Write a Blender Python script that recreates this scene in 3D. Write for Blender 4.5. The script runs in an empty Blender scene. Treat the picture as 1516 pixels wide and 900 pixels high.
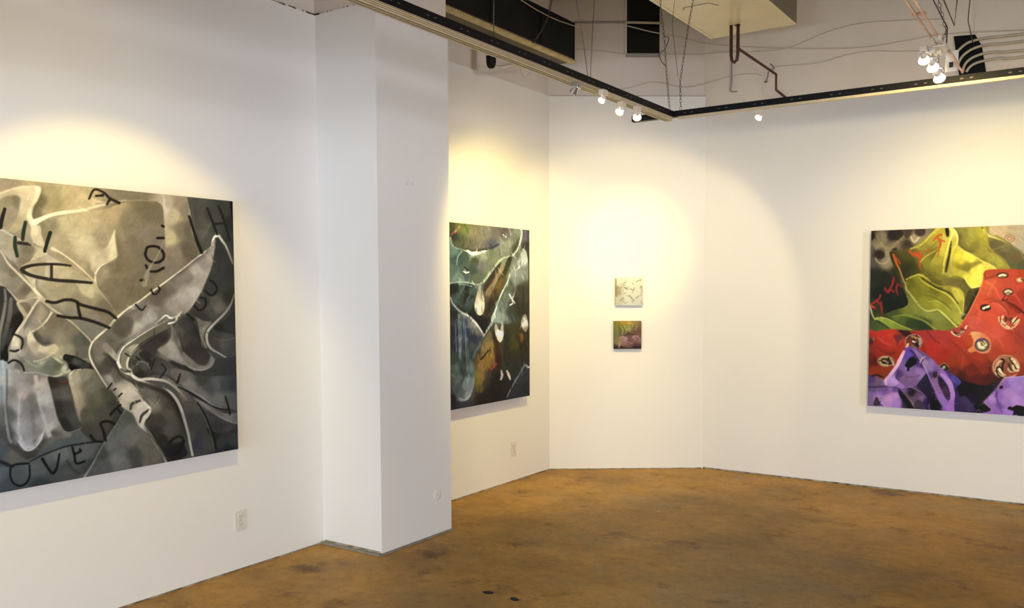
import bpy, bmesh, math, random
import numpy as np
from mathutils import Vector, Matrix
random.seed(7)
C = bpy.context.scene.collection
PI = math.pi

# ------------------------------------------------------------------ helpers
class MB:
    """collects geometry for ONE mesh object"""
    def __init__(self): self.bm = bmesh.new()
    def box(self, lo, hi, bevel=0.0):
        r = bmesh.ops.create_cube(self.bm, size=1.0)
        vs = r['verts']
        s = [hi[i]-lo[i] for i in range(3)]; c = [(hi[i]+lo[i])/2 for i in range(3)]
        for v in vs: v.co = Vector((v.co.x*s[0]+c[0], v.co.y*s[1]+c[1], v.co.z*s[2]+c[2]))
        if bevel > 0:
            es = list({e for v in vs for e in v.link_edges})
            bmesh.ops.bevel(self.bm, geom=es, offset=bevel, segments=2, affect='EDGES', profile=0.7)
        return self
    def prism(self, pts, z0, z1):
        b = [self.bm.verts.new((x, y, z0)) for x, y in pts]; t = [self.bm.verts.new((x, y, z1)) for x, y in pts]
        n = len(pts)
        self.bm.faces.new(b[::-1]); self.bm.faces.new(t)
        for i in range(n): self.bm.faces.new((b[i], b[(i+1) % n], t[(i+1) % n], t[i]))
        return self
    def tube(self, pts, r, n=8, caps=True):
        pts = [Vector(p) for p in pts]; rings = []
        up = Vector((0, 0, 1))
        for i, p in enumerate(pts):
            d = (pts[min(i+1, len(pts)-1)] - pts[max(i-1, 0)]).normalized()
            a = d.cross(up)
            if a.length < 1e-3: a = d.cross(Vector((1, 0, 0)))
            a.normalize(); b = d.cross(a).normalized()
            if i and a.dot(pa) < 0: a, b = -a, -b
            pa = a
            rr = r[i] if isinstance(r, (list, tuple)) else r
            rings.append([self.bm.verts.new(p + a*math.cos(2*PI*k/n)*rr + b*math.sin(2*PI*k/n)*rr) for k in range(n)])
        for i in range(len(rings)-1):
            for k in range(n):
                self.bm.faces.new((rings[i][k], rings[i][(k+1) % n], rings[i+1][(k+1) % n], rings[i+1][k]))
        if caps:
            self.bm.faces.new(rings[0][::-1]); self.bm.faces.new(rings[-1])
        return self
    def lathe(self, prof, n=20, M=Matrix()):
        """profile (r, z) about the local z axis, then moved by M"""
        rings = []
        for r, z in prof:
            if r < 1e-6: rings.append([self.bm.verts.new(M @ Vector((0, 0, z)))])
            else: rings.append([self.bm.verts.new(M @ Vector((r*math.cos(2*PI*k/n), r*math.sin(2*PI*k/n), z))) for k in range(n)])
        for i in range(len(rings)-1):
            A, B = rings[i], rings[i+1]
            for k in range(n):
                a0, a1 = A[k % len(A)], A[(k+1) % len(A)]; b0, b1 = B[k % len(B)], B[(k+1) % len(B)]
                f = [a0, a1, b1, b0]; g = []
                for v in f:
                    if v not in g: g.append(v)
                if len(g) > 2: self.bm.faces.new(g)
        return self
    def torus(self, M, R, r, sx=1.0, n=12, m=6):
        rings = []
        for i in range(n):
            a = 2*PI*i/n
            c = Vector((math.cos(a)*R*sx, math.sin(a)*R, 0)); o = Vector((math.cos(a), math.sin(a), 0))
            rings.append([self.bm.verts.new(M @ (c + o*math.cos(2*PI*k/m)*r + Vector((0, 0, math.sin(2*PI*k/m)*r)))) for k in range(m)])
        for i in range(n):
            for k in range(m):
                self.bm.faces.new((rings[i][k], rings[(i+1) % n][k], rings[(i+1) % n][(k+1) % m], rings[i][(k+1) % m]))
        return self
    def build(self, name, mat, parent=None, smooth=False, loc=None):
        me = bpy.data.meshes.new(name)
        bmesh.ops.recalc_face_normals(self.bm, faces=self.bm.faces[:])
        self.bm.to_mesh(me); self.bm.free()
        if smooth:
            for p in me.polygons: p.use_smooth = True
        o = bpy.data.objects.new(name, me); C.objects.link(o)
        if mat: me.materials.append(mat)
        if parent: o.parent = parent
        if loc: o.location = loc
        return o
def tag(o, label, cat, group=None):
    o['label'] = label; o['category'] = cat
    if group: o['group'] = group
    return o
def thing(name, label, cat, loc=(0, 0, 0), group=None):
    o = bpy.data.objects.new(name, None); C.objects.link(o); o.location = loc; o.empty_display_size = .1
    return tag(o, label, cat, group)
def struct(o):
    o['kind'] = 'structure'; return o

# ------------------------------------------------------------------ materials
def lin(c):
    c = c/255.0
    return c/12.92 if c <= 0.04045 else ((c+0.055)/1.055)**2.4
def rgb(*c): return (lin(c[0]), lin(c[1]), lin(c[2]), 1)
def mat(name, col, rough=.6, metal=0, spec=.5, noise=None, bump=None, emit=None):
    m = bpy.data.materials.new(name); m.use_nodes = True; nt = m.node_tree; N = nt.nodes; L = nt.links
    b = N['Principled BSDF']; b.inputs['Base Color'].default_value = col
    b.inputs['Roughness'].default_value = rough; b.inputs['Metallic'].default_value = metal
    b.inputs['Specular IOR Level'].default_value = spec
    tc = N.new('ShaderNodeTexCoord')
    if noise:
        sc, amt, c2 = noise
        n = N.new('ShaderNodeTexNoise'); n.inputs['Scale'].default_value = sc; n.inputs['Detail'].default_value = 6
        L.new(tc.outputs['Object'], n.inputs['Vector'])
        r = N.new('ShaderNodeValToRGB'); r.color_ramp.elements[0].position = .5-amt; r.color_ramp.elements[1].position = .5+amt
        r.color_ramp.elements[0].color = col; r.color_ramp.elements[1].color = c2
        L.new(n.outputs['Fac'], r.inputs['Fac']); L.new(r.outputs['Color'], b.inputs['Base Color'])
    if bump:
        sc, st = bump
        n = N.new('ShaderNodeTexNoise'); n.inputs['Scale'].default_value = sc; n.inputs['Detail'].default_value = 4
        L.new(tc.outputs['Object'], n.inputs['Vector'])
        u = N.new('ShaderNodeBump'); u.inputs['Strength'].default_value = st; u.inputs['Distance'].default_value = .01
        L.new(n.outputs['Fac'], u.inputs['Height']); L.new(u.outputs['Normal'], b.inputs['Normal'])
    if emit:
        b.inputs['Emission Color'].default_value = emit[0]; b.inputs['Emission Strength'].default_value = emit[1]
    return m
M_wall = mat('white_wall_paint', rgb(232, 229, 224), .75, spec=.25, noise=(1.1, .35, rgb(226, 223, 219)), bump=(9, .10))
M_upper = mat('old_plaster', rgb(226, 216, 205), .9, spec=.1, noise=(2.2, .3, rgb(212, 203, 192)), bump=(4, .5))
M_ceil = mat('ceiling_paint', rgb(150, 145, 138), .9, spec=.1, noise=(1.5, .3, rgb(130, 126, 120)))
M_black = mat('black_enamel', rgb(9, 8, 11), .55, spec=.2, noise=(30, .3, rgb(16, 14, 17)))
M_white = mat('white_enamel', rgb(225, 215, 196), .35, noise=(20, .3, rgb(210, 198, 180)))
M_slot = mat('dark_slot', rgb(35, 28, 26), .8)
M_beige = mat('beige_sheet_metal', rgb(232, 222, 188), .24, spec=.5, noise=(3, .3, rgb(214, 204, 166)), bump=(2.5, .12))
M_duct = mat('black_duct_sheet', rgb(14, 15, 14), .7, spec=.2, noise=(5, .25, rgb(26, 25, 22)))
M_ductun = mat('duct_underside', rgb(92, 84, 60), .7, noise=(6, .25, rgb(74, 66, 46)))  # dark olive, the unlit look below the duct put into the colour
M_lip = mat('duct_lip', rgb(190, 176, 124), .5, noise=(14, .2, rgb(150, 132, 92)))
M_rib = mat('brown_rib', rgb(120, 96, 62), .6)
M_rail = mat('aged_white_rail', rgb(206, 192, 158), .45, noise=(20, .3, rgb(190, 172, 138)))
M_pipe = mat('brown_pipe', rgb(86, 50, 44), .4, metal=.3, noise=(18, .3, rgb(62, 36, 32)))
M_chain = mat('dark_steel', rgb(112, 102, 92), .45, metal=.7, noise=(40, .3, rgb(70, 62, 56)))
M_cable = mat('grey_cable', rgb(205, 194, 178), .8, noise=(9, .3, rgb(186, 176, 160)))
M_cablel = mat('pale_cable', rgb(190, 182, 165), .6, noise=(9, .3, rgb(170, 162, 145)))
M_copper = mat('copper_rail', rgb(238, 206, 168), .3, metal=.3, noise=(5, .25, rgb(206, 140, 108)))
M_plate = mat('ivory_plate', rgb(224, 219, 209), .45, noise=(20, .3, rgb(208, 203, 192)))
M_hole = mat('socket_hole', rgb(150, 138, 126), .8)
M_void = mat('dark_glass', rgb(10, 14, 18), .25, spec=.4)
M_frame = mat('window_frame_paint', rgb(150, 145, 138), .6)
M_chrome = mat('satin_chrome', rgb(205, 205, 210), .22, metal=.9)
M_bulb = mat('lit_lamp_face', rgb(255, 240, 215), .4, emit=((1, .88, .66, 1), 30.0))
M_glass = mat('glowing_reflector', rgb(250, 246, 236), .3, emit=((1, .93, .78, 1), 1.5))
M_kerb = mat('grey_screed', rgb(150, 144, 132), .9, noise=(25, .3, rgb(118, 108, 92)), bump=(30, .4))
M_gap = mat('dirt_line', rgb(96, 82, 60), .95, noise=(14, .12, rgb(168, 156, 136)))

def floor_mat():
    m = bpy.data.materials.new('stained_concrete'); m.use_nodes = True; nt = m.node_tree; N = nt.nodes; L = nt.links
    b = N['Principled BSDF']; tc = N.new('ShaderNodeTexCoord')
    def noise(sc, det, rough=.6, w=0, scl=(1, 1, 1)):
        mp = N.new('ShaderNodeMapping'); mp.inputs['Location'].default_value = (w, w*.7, 0); mp.inputs['Scale'].default_value = scl
        L.new(tc.outputs['Object'], mp.inputs['Vector'])
        n = N.new('ShaderNodeTexNoise'); n.inputs['Scale'].default_value = sc; n.inputs['Detail'].default_value = det; n.inputs['Roughness'].default_value = rough
        L.new(mp.outputs['Vector'], n.inputs['Vector']); return n.outputs['Fac']
    def ramp(f, stops):
        r = N.new('ShaderNodeValToRGB'); e = r.color_ramp.elements
        e[0].position, e[0].color = stops[0]; e[1].position, e[1].color = stops[-1]
        for p, c in stops[1:-1]:
            q = e.new(p); q.color = c
        L.new(f, r.inputs['Fac']); return r.outputs['Color']
    def mix(f, a, b_, mode='MIX', fac=None):
        x = N.new('ShaderNodeMix'); x.data_type = 'RGBA'; x.blend_type = mode
        if f is not None: L.new(f, x.inputs[0])
        else: x.inputs[0].default_value = fac
        L.new(a, x.inputs[6]); L.new(b_, x.inputs[7]); return x.outputs[2]
    base = ramp(noise(.9, 9, .68), [(.30, rgb(132, 100, 44)), (.45, rgb(172, 131, 56)), (.58, rgb(200, 152, 64)), (.72, rgb(180, 147, 80))])
    grey = ramp(noise(1.3, 8, .62, 5.3), [(.3, rgb(140, 116, 70)), (.7, rgb(172, 148, 96))])
    gm = ramp(noise(.55, 7, .66, 11.7), [(.50, (0, 0, 0, 1)), (.66, (.75, .75, .75, 1))])
    c = mix(gm, base, grey)
    fine = ramp(noise(14, 13, .9, 2.1), [(.32, rgb(110, 96, 82)), (.47, rgb(222, 216, 208)), (.66, (1, 1, 1, 1))])
    c = mix(None, c, fine, 'MULTIPLY', .85)
    dk = ramp(noise(2.6, 8, .7, 23.0, (1, 1, 1)), [(.56, (1, 1, 1, 1)), (.68, rgb(158, 138, 112))])
    c = mix(None, c, dk, 'MULTIPLY', .9)
    sp = ramp(noise(22, 3, .5, 31.0), [(.735, (0, 0, 0, 1)), (.76, (1, 1, 1, 1))])
    lc = N.new('ShaderNodeRGB'); lc.outputs[0].default_value = rgb(190, 170, 130)
    c = mix(sp, c, lc.outputs[0])
    L.new(c, b.inputs['Base Color'])
    rr = N.new('ShaderNodeMapRange'); L.new(noise(3, 5, .6, 3.3), rr.inputs['Value']); rr.inputs['To Min'].default_value = .42; rr.inputs['To Max'].default_value = .75
    L.new(rr.outputs['Result'], b.inputs['Roughness']); b.inputs['Specular IOR Level'].default_value = .35
    bu = N.new('ShaderNodeBump'); bu.inputs['Strength'].default_value = .25; bu.inputs['Distance'].default_value = .01
    L.new(noise(7, 8, .7, 8), bu.inputs['Height']); L.new(bu.outputs['Normal'], b.inputs['Normal'])
    return m
M_floor = floor_mat()

# ------------------------------------------------------------------ room shell
VL, U1, V1 = -3.97, 7.23, -2.88           # left wall plane, right wall plane, right end of the diagonal wall
UA = 6.46                                  # left end of the diagonal wall
H2, HC = 3.2, 4.7
UR0, VR = -4.5, 5.2                        # rear wall, side wall
struct(MB().box((VL-.6, UR0-.3, -.15), (VR+.3, U1+.6, 0)).build('floor', M_floor))
struct(MB().box((VL-.6, UR0-.3, HC), (VR+.3, U1+.6, HC+.15)).build('ceiling', M_ceil))
# unseen slab behind and beside the camera, added to block daylight from upper walls
struct(MB().prism([(VL+.01, UR0+.01), (VR-.01, UR0+.01), (VR-.01, U1-.01), (1.3, U1-.01), (1.3, .5), (VL+.01, .5)], 2.22, 2.45).build('ceiling_lower', M_ceil))
struct(MB().box((VL-.14, UR0, 0), (VL, UA, H2)).build('wall_left', M_wall))
struct(MB().box((VL-.16, UR0, H2), (VL-.02, UA+.02, HC)).build('wall_left_upper', M_upper))
dA, dB = Vector((VL, UA)), Vector((V1, U1))
dd = (dB-dA).normalized(); dn = Vector((-dd.y, dd.x))      # outward normal of the diagonal wall
def diag(s, off=0.0):                                       # point on the diagonal wall, s metres along
    p = dA + dd*s - dn*off
    return p.x, p.y
LD = (dB-dA).length
struct(MB().prism([diag(0), diag(LD), diag(LD+.05, -.14), diag(-.05, -.14)], 0, H2).build('wall_back', M_wall))
struct(MB().prism([diag(-.02, -.03), diag(LD+.02, -.03), diag(LD+.05, -.17), diag(-.05, -.17)], H2, HC).build('wall_back_upper', M_upper))
H3 = 3.085
struct(MB().box((V1, U1, 0), (VR, U1+.14, H3)).build('wall_right', M_wall))
struct(MB().box((V1-.02, U1+.02, H3), (VR, U1+.16, HC)).build('wall_right_upper', M_upper))
SW = (-1.5, 3.5)      # unseen window in the side wall, added to light the pillar
struct(MB().box((VR, UR0, 0), (VR+.14, U1+.14, .35)).box((VR, UR0, 2.2), (VR+.14, U1+.14, HC)).box((VR, UR0, .35), (VR+.14, SW[0], 2.2)).box((VR, SW[1], .35), (VR+.14, U1+.14, 2.2)).build('wall_side', M_wall))
f = MB().box((VR+.03, SW[0], .35), (VR+.1, SW[1], .41)).box((VR+.03, SW[0], 2.14), (VR+.1, SW[1], 2.2))
for q in (SW[0], (SW[0]+SW[1])/2-.03, SW[1]-.06): f.box((VR+.03, q, .41), (VR+.1, q+.06, 2.14))
struct(f.build('window_5', M_frame))
# rear wall behind the camera, two unseen windows added for daylight fill
rw = MB()
WN = [(-3.2, -.2), (.6, 3.6)]; WZ0, WZ1 = .3, 2.1
xs = [VL-.14, WN[0][0], WN[0][1], WN[1][0], WN[1][1], VR+.14]
rw.box((xs[0], UR0-.14, 0), (xs[5], UR0, WZ0)).box((xs[0], UR0-.14, WZ1), (xs[5], UR0, HC))
for a, b in ((0, 1), (2, 3), (4, 5)): rw.box((xs[a], UR0-.14, WZ0), (xs[b], UR0, WZ1))
struct(rw.build('wall_rear', M_wall))
for k, (a, b) in enumerate(WN):
    f = MB()
    f.box((a, UR0-.1, WZ0), (b, UR0-.03, WZ0+.06)).box((a, UR0-.1, WZ1-.06), (b, UR0-.03, WZ1))
    for q in (a, (a+b)/2-.03, b-.06): f.box((q, UR0-.1, WZ0+.06), (q+.06, UR0-.03, WZ1-.06))
    struct(f.build('window_%d' % (k+3), M_frame))
# pilaster, lower skin and old plaster above
PU0, PU1, PV = 3.793, 4.458, -3.488
struct(MB().box((VL, PU0, 0), (PV, PU1, H2)).build('wall_pillar', M_wall))
struct(MB().box((VL-.02, PU0+.012, H2), (PV-.012, PU1-.004, HC)).build('wall_pillar_upper', M_upper))
# screed showing under the skin of the pilaster, dark gap line along the walls
k = MB().box((VL+.001, PU0-.035, 0), (PV+.01, PU0-.001, .012), .003).box((PV+.001, PU0-.02, 0), (PV+.016, PU1, .01), .003)
struct(k.build('trim_1', M_kerb))
g = MB().box((VL+.02, PU0-.010, .012), (PV-.01, PU0-.002, .020))
struct(g.build('trim_2', M_gap))
g = MB().box((VL+.0005, UR0, 0), (VL+.006, PU0, .007)).box((VL+.0005, PU1, 0), (VL+.006, UA, .007))
struct(g.build('trim_3', M_gap))
g = MB().box((V1+.01, U1-.008, 0), (VR, U1-.0005, .012))
struct(g.build('trim_4', M_gap))
g = MB().prism([diag(.01, .0005), diag(LD-.01, .0005), diag(LD-.01, .007), diag(.01, .007)], 0, .006)
struct(g.build('trim_5', M_gap))
# dirt in the crack at the top of the skin by the corner
g = MB()
for i in range(40):
    u = PU0 - .01 - random.random()**2.4*.7; h = .002+.006*random.random()**2
    g.box((VL+.0005, u, H2-h), (VL+.003, u+.006+random.random()**2*.03, H2+h*.5))
for i in range(14):
    v = VL + .005 + random.random()**2.2*.35; h = .002+.004*random.random()
    g.box((v, PU0-.003, H2-h), (v+.006+random.random()**2*.025, PU0-.0005, H2+h))
struct(g.build('trim_6', M_gap))
g = MB().prism([diag(.01, .0005), diag(LD, .0005), diag(LD, .0025), diag(.01, .0025)], H2-.003, H2+.003)
struct(g.build('trim_7', mat('seam_grey', rgb(172, 162, 150), .9)))

# ------------------------------------------------------------------ dark openings high in the old wall
def s_at(x):     # arc position along the diagonal for a world x
    return (x - dA.x)/dd.x
s0, s1 = s_at(-3.435), s_at(-3.20)
w = MB().prism([diag(s0, -.025), diag(s1, -.025), diag(s1, 0.004), diag(s0, 0.004)], 3.53, 3.555)
fr = w.build('window_1', M_frame); struct(fr)
MB().prism([diag(s0+.004, -.029), diag(s1-.004, -.029), diag(s1-.004, -.012), diag(s0+.004, -.012)], 3.555, 4.35).build('dark_pane', M_void, fr)
w = MB()
w.prism([diag(s0-.012, -.029), diag(s0+.004, -.029), diag(s0+.004, -.008), diag(s0-.012, -.008)], 3.555, 4.35)
w.prism([diag(s1-.004, -.029), diag(s1+.008, -.029), diag(s1+.008, -.008), diag(s1-.004, -.008)], 3.555, 4.35)
w.build('window_frame', M_upper, fr)
# slatted opening behind the cable loops on the right
OP = [(-.985, 3.392), (-.845, 3.392), (-.815, 3.325), (-.79, 3.25), (-.772, 3.2), (-.765, 3.206), (-.955, 3.206), (-.95, 3.25)]
b = bmesh.new()
pts = [(-.985, 3.395), (-.845, 3.385), (-.80, 3.30), (-.765, 3.10), (-.94, 3.10)]
fv = [b.verts.new((x, U1+.008, z)) for x, z in pts]; bv = [b.verts.new((x, U1+.0195, z)) for x, z in pts]
b.faces.new(fv); b.faces.new(bv[::-1])
for i in range(len(pts)): b.faces.new((fv[i], bv[i], bv[(i+1) % len(pts)], fv[(i+1) % len(pts)]))
q = MB(); q.bm = b
struct(q.build('window_2', M_void))

# ------------------------------------------------------------------ sockets and plates
def outlet(v, u, z, label, h=.115, wd=.072):
    t = thing('wall_outlet', label, 'outlet', (v, u, z))
    MB().box((0, -wd/2, -h/2), (.006, wd/2, h/2), .002).build('cover_plate', M_plate, t)
    for dz in (-.022, .022):
        s = MB().box((.006, -.017, dz-.014), (.0085, .017, dz+.014), .001).build('socket', M_plate, t)
        MB().box((.0085, -.008, dz-.004), (.0092, -.005, dz+.006)).box((.0085, .005, dz-.004), (.0092, .008, dz+.006)).box((.0085, -.002, dz-.010), (.0092, .002, dz-.006)).build('socket_slot', M_hole, s)
    MB().box((.006, -.003, -.003), (.0075, .003, .003)).build('screw', M_hole, t)
    return t
outlet(VL, 3.162, .279, 'small white duplex outlet low on the left wall under the grey painting')
outlet(VL, 5.898, .268, 'small cream outlet low on the wall beyond the pillar under the dark green painting')
t = thing('blank_plate', 'round painted cover plate low on the pillar face', 'cover plate', (PV, 4.314, .26))
MB().lathe([(0, .0022), (.03, .002), (.036, .001), (.036, 0)], 24, Matrix.Rotation(PI/2, 4, 'Y')).build('disc', M_wall, t, True)
MB().lathe([(0, .0032), (.004, .003), (.004, .002)], 10, Matrix.Rotation(PI/2, 4, 'Y')).build('screw', M_hole, t)
for i, (u, z, nm) in enumerate(((4.055, 2.195, 'left'), (4.10, 2.195, 'right'))):
    tag(MB().box((PV, u-.014, z-.012), (PV+.0012, u+.014, z+.012), .0005).build('paint_patch', mat('scuffed_paint', rgb(222, 213, 207), .8)),
        'faint scuff patch high on the pillar face, the %s of the pair' % nm, 'paint patch', 'scuffs on the pillar')

# ------------------------------------------------------------------ suspended strut and lighting track
VT, UT, ZT = -2.505, 5.68, 2.75
def strut(name, a, b, label):
    """black perforated channel from a to b (x,y), z centre ZT"""
    a, b = Vector((*a, 0)), Vector((*b, 0)); d = (b-a).normalized(); n = Vector((-d.y, d.x, 0)); L_ = (b-a).length
    t = thing(name, label, 'support rail', (a.x, a.y, ZT))
    h = .020
    def P(s, o): p = d*s + n*o; return p.x, p.y
    m = MB()
    m.prism([P(0, -h), P(L_, -h), P(L_, -h+.004), P(0, -h+.004)], -h, h)
    m.prism([P(0, h-.004), P(L_, h-.004), P(L_, h), P(0, h)], -h, h)
    m.prism([P(0, -h+.004), P(L_, -h+.004), P(L_, h-.004), P(0, h-.004)], -h, -h+.004)
    for o in (-h+.004, h-.010): m.prism([P(0, o), P(L_, o), P(L_, o+.006), P(0, o+.006)], h-.004, h)
    m.build('channel', M_black, t)
    s = .15; sl = MB()
    while s < L_-.1:
        for ds in (0, .05):
            for sg in (-1, 1):
                o = sg*(h+.0004)
                sl.prism([P(s+ds, o-.0004), P(s+ds+.016, o-.0004), P(s+ds+.016, o+.0004), P(s+ds, o+.0004)], -.004, .002)
        s += .24
    sl.build('punched_holes', M_chain, t)['kind'] = 'stuff'
    return t, P
strut('strut_channel', (VT, -1.2), (VT, UT-.02), 'black steel strut hanging along the left side of the room, slanting down to the corner')
strut('strut_channel', (-2.80, UT), (3.6, UT), 'black punched steel strut hanging along the right wall')
def track(a, b, z, label, m1=M_rail, w=.018, dp=.018):
    a, b = Vector((*a, 0)), Vector((*b, 0)); d = (b-a).normalized(); n = Vector((-d.y, d.x, 0)); L_ = (b-a).length
    t = thing('lighting_track', label, 'lighting track', (a.x, a.y, z))
    def P(s, o): p = d*s + n*o; return p.x, p.y
    m = MB().prism([P(0, -w), P(L_, -w), P(L_, w), P(0, w)], -.001, .010)
    for o0, o1 in ((-w, -w+.008), (w-.008, w)): m.prism([P(0, o0), P(L_, o0), P(L_, o1), P(0, o1)], -dp, -.001)
    m.build('rail_body', m1, t)
    MB().prism([P(.002, -w+.008), P(L_-.002, -w+.008), P(L_-.002, w-.008), P(.002, w-.008)], -dp*.66, -.001).build('conductor_slot', M_slot, t)
    MB().prism([P(0, -.0035), P(L_, -.0035), P(L_, .0035), P(0, .0035)], -dp*.97, -dp*.66).build('centre_rib', m1, t)
    if dp > .01 and w > .02:
        gr = MB()
        for q in (.006, -.003, -.011): gr.prism([P(.01, -w-.0006), P(L_-.95, -w-.0006), P(L_-.95, -w), P(.01, -w)], q-.0018, q+.0012)
        gr.build('side_ribs', M_rib, t)
    MB().prism([P(L_, -w), P(L_+.006, -w), P(L_+.006, w), P(L_, w)], -dp, .010).build('end_cap', m1, t)
    return t
ZK = ZT-.020-.010
track((VT-.012, -1.2), (VT-.012, UT-.03), ZK, 'white lighting track under the long left strut', w=.026)
track((VT+.05, UT-.004), (3.6, UT-.004), ZK, 'thin pale track under the strut beside the right wall', w=.012, dp=.006)
t = thing('twin_conduit', 'pair of thin coppery conduits coming from overhead to the lamp cluster at the right', 'conduit', (-.71, 1.2, 2.762))
for o in (-.015, .015):
    r_ = MB().tube([(o, 0, 0), (-.012+o, 2.82, 0), (-.016+o, 3.70, 0)], .0062, 10).build('rail', M_copper, t, True)
    MB().tube([(-.0150+o, 3.50, 0), (-.0158+o, 3.66, 0)], .0082, 10).build('coupling', M_white, r_, True)
for y in (.9, 2.0, 3.1):
    MB().box((-.034-y*.004, y, .0), (.026-y*.004, y+.02, .012), .002).build('saddle_clip', M_copper, t)
MB().box((-.045, 3.66, -.012), (.012, 3.78, .010), .004).build('junction_block', M_white, t)

# ------------------------------------------------------------------ lamps
def look_matrix(d):
    d = Vector(d).normalized()
    return d.to_track_quat('Z', 'Y').to_matrix().to_4x4()
def lamp(pos, target, top, label, body=None, size=1.0, group='small spotlights on the suspended track', spot=None):
    """pos: centre of the lamp face, target: the point it is aimed at, top: height of the rail above"""
    body = body or M_white
    t = thing('track_spotlight', label, 'spotlight', pos, group)
    d = (Vector(target)-Vector(pos)).normalized(); R = look_matrix(d); s = size
    MB().lathe([(0, -.062*s), (.010*s, -.060*s), (.014*s, -.056*s), (.015*s, -.040*s)], 20, R).build('lamp_socket', body, t, True)
    MB().lathe([(.015*s, -.040*s), (.020*s, -.022*s), (.026*s, -.008*s), (.027*s, -.004*s)], 20, R).build('lamp_reflector', M_chrome if body is M_chrome else M_glass, t, True)
    MB().lathe([(.027*s, -.004*s), (.029*s, -.003*s), (.029*s, .001*s), (.0265*s, .002*s), (.024*s, -.004*s)], 20, R).build('lamp_rim', body, t, True)
    MB().lathe([(0, -.0035*s), (.012*s, -.004*s), (.024*s, -.0065*s)], 20, R).build('lamp_face', M_bulb, t, True)
    bk = Vector(d)*(-.035*s); h = top - pos[2]
    MB().tube([bk, bk+Vector((0, 0, max(.02, (h-.03)*.5))), Vector((bk.x, bk.y, h-.028))], .0045*s, 8).build('stem', M_chrome, t, True)
    y = MB(); rt = d.cross(Vector((0, 0, 1))).normalized()*.024*s
    y.tube([bk-rt, bk-rt+Vector((0, 0, .03*s)), bk+rt+Vector((0, 0, .03*s)), bk+rt], .0028*s, 6)
    y.build('yoke', M_chrome, t, True)
    MB().box((bk.x-.017, bk.y-.028, h-.030), (bk.x+.017, bk.y+.028, h+.001), .004).build('adapter', body, t)
    if spot:
        en, ang, bl, col = spot
        l = bpy.data.lights.new('spot_beam', 'SPOT'); l.energy = en; l.spot_size = math.radians(ang); l.spot_blend = bl; l.color = col
        l.shadow_soft_size = .018
        o = bpy.data.objects.new('spot_beam', l); C.objects.link(o)
        o.location = Vector(pos)+d*.012; o.rotation_euler = d.to_track_quat('-Z', 'Y').to_euler()
    return t
def beam(pos, target, en, ang, bl, col, soft=.02):
    l = bpy.data.lights.new('spot_beam', 'SPOT'); l.energy = en; l.spot_size = math.radians(ang); l.spot_blend = bl; l.color = col; l.shadow_soft_size = soft
    o = bpy.data.objects.new('spot_beam', l); C.objects.link(o); o.location = pos
    o.rotation_euler = (Vector(target)-Vector(pos)).to_track_quat('-Z', 'Y').to_euler()
WARM = (1, .78, .24); WARM2 = (1, .79, .36)
KB = ZK-.018
SP = dict(left=80, leftspill=14, alc=112, alc2=60, alcspill=66, arc=34, hot=165, hotspill=36, right=98, right2=42, rightspill=74)
DAY = [275, 200, 600]
EXPO = -0.08
G = {'left': (0.77, 0.85, 1.06), 'alc': (0.62, 0.72, 1.05), 'right': (0.79, 0.82, 1.02), 's1': (0.53, 0.61, 0.96), 's2': (0.74, 0.80, 1.0)}
# ------------------------------------------------------------------ brush engine for the canvases
def _c(c):
    if isinstance(c, str): return np.array([int(c[i:i+2], 16) for i in (0, 2, 4)], float)
    return np.array(c, float)
def _cat(pts, closed=False, n=6):
    P = np.array(pts, float)
    if len(P) < 3: return P
    if closed: Q = np.concatenate([P[-1:], P, P[:2]])
    else: Q = np.concatenate([2*P[:1]-P[1:2], P, 2*P[-1:]-P[-2:-1]])
    out = []
    for i in range(1, len(Q)-2):
        a, b, c, d = Q[i-1], Q[i], Q[i+1], Q[i+2]
        for k in range(n):
            s = k/n
            out.append(.5*((2*b)+(c-a)*s+(2*a-5*b+4*c-d)*s*s+(3*b-a-3*c+d)*s**3))
    if not closed: out.append(P[-1])
    return np.array(out)
def _hash(ix, iy, seed):
    h = np.sin(ix*127.1+iy*311.7+seed*74.7)*43758.5453
    return h-np.floor(h)
def _noise(x, y, seed=0):
    ix, iy = np.floor(x), np.floor(y); fx, fy = x-ix, y-iy
    fx = fx*fx*(3-2*fx); fy = fy*fy*(3-2*fy)
    a, b, c, d = _hash(ix, iy, seed), _hash(ix+1, iy, seed), _hash(ix, iy+1, seed), _hash(ix+1, iy+1, seed)
    return a+(b-a)*fx+(c-a)*fy+(a-b-c+d)*fx*fy
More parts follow.
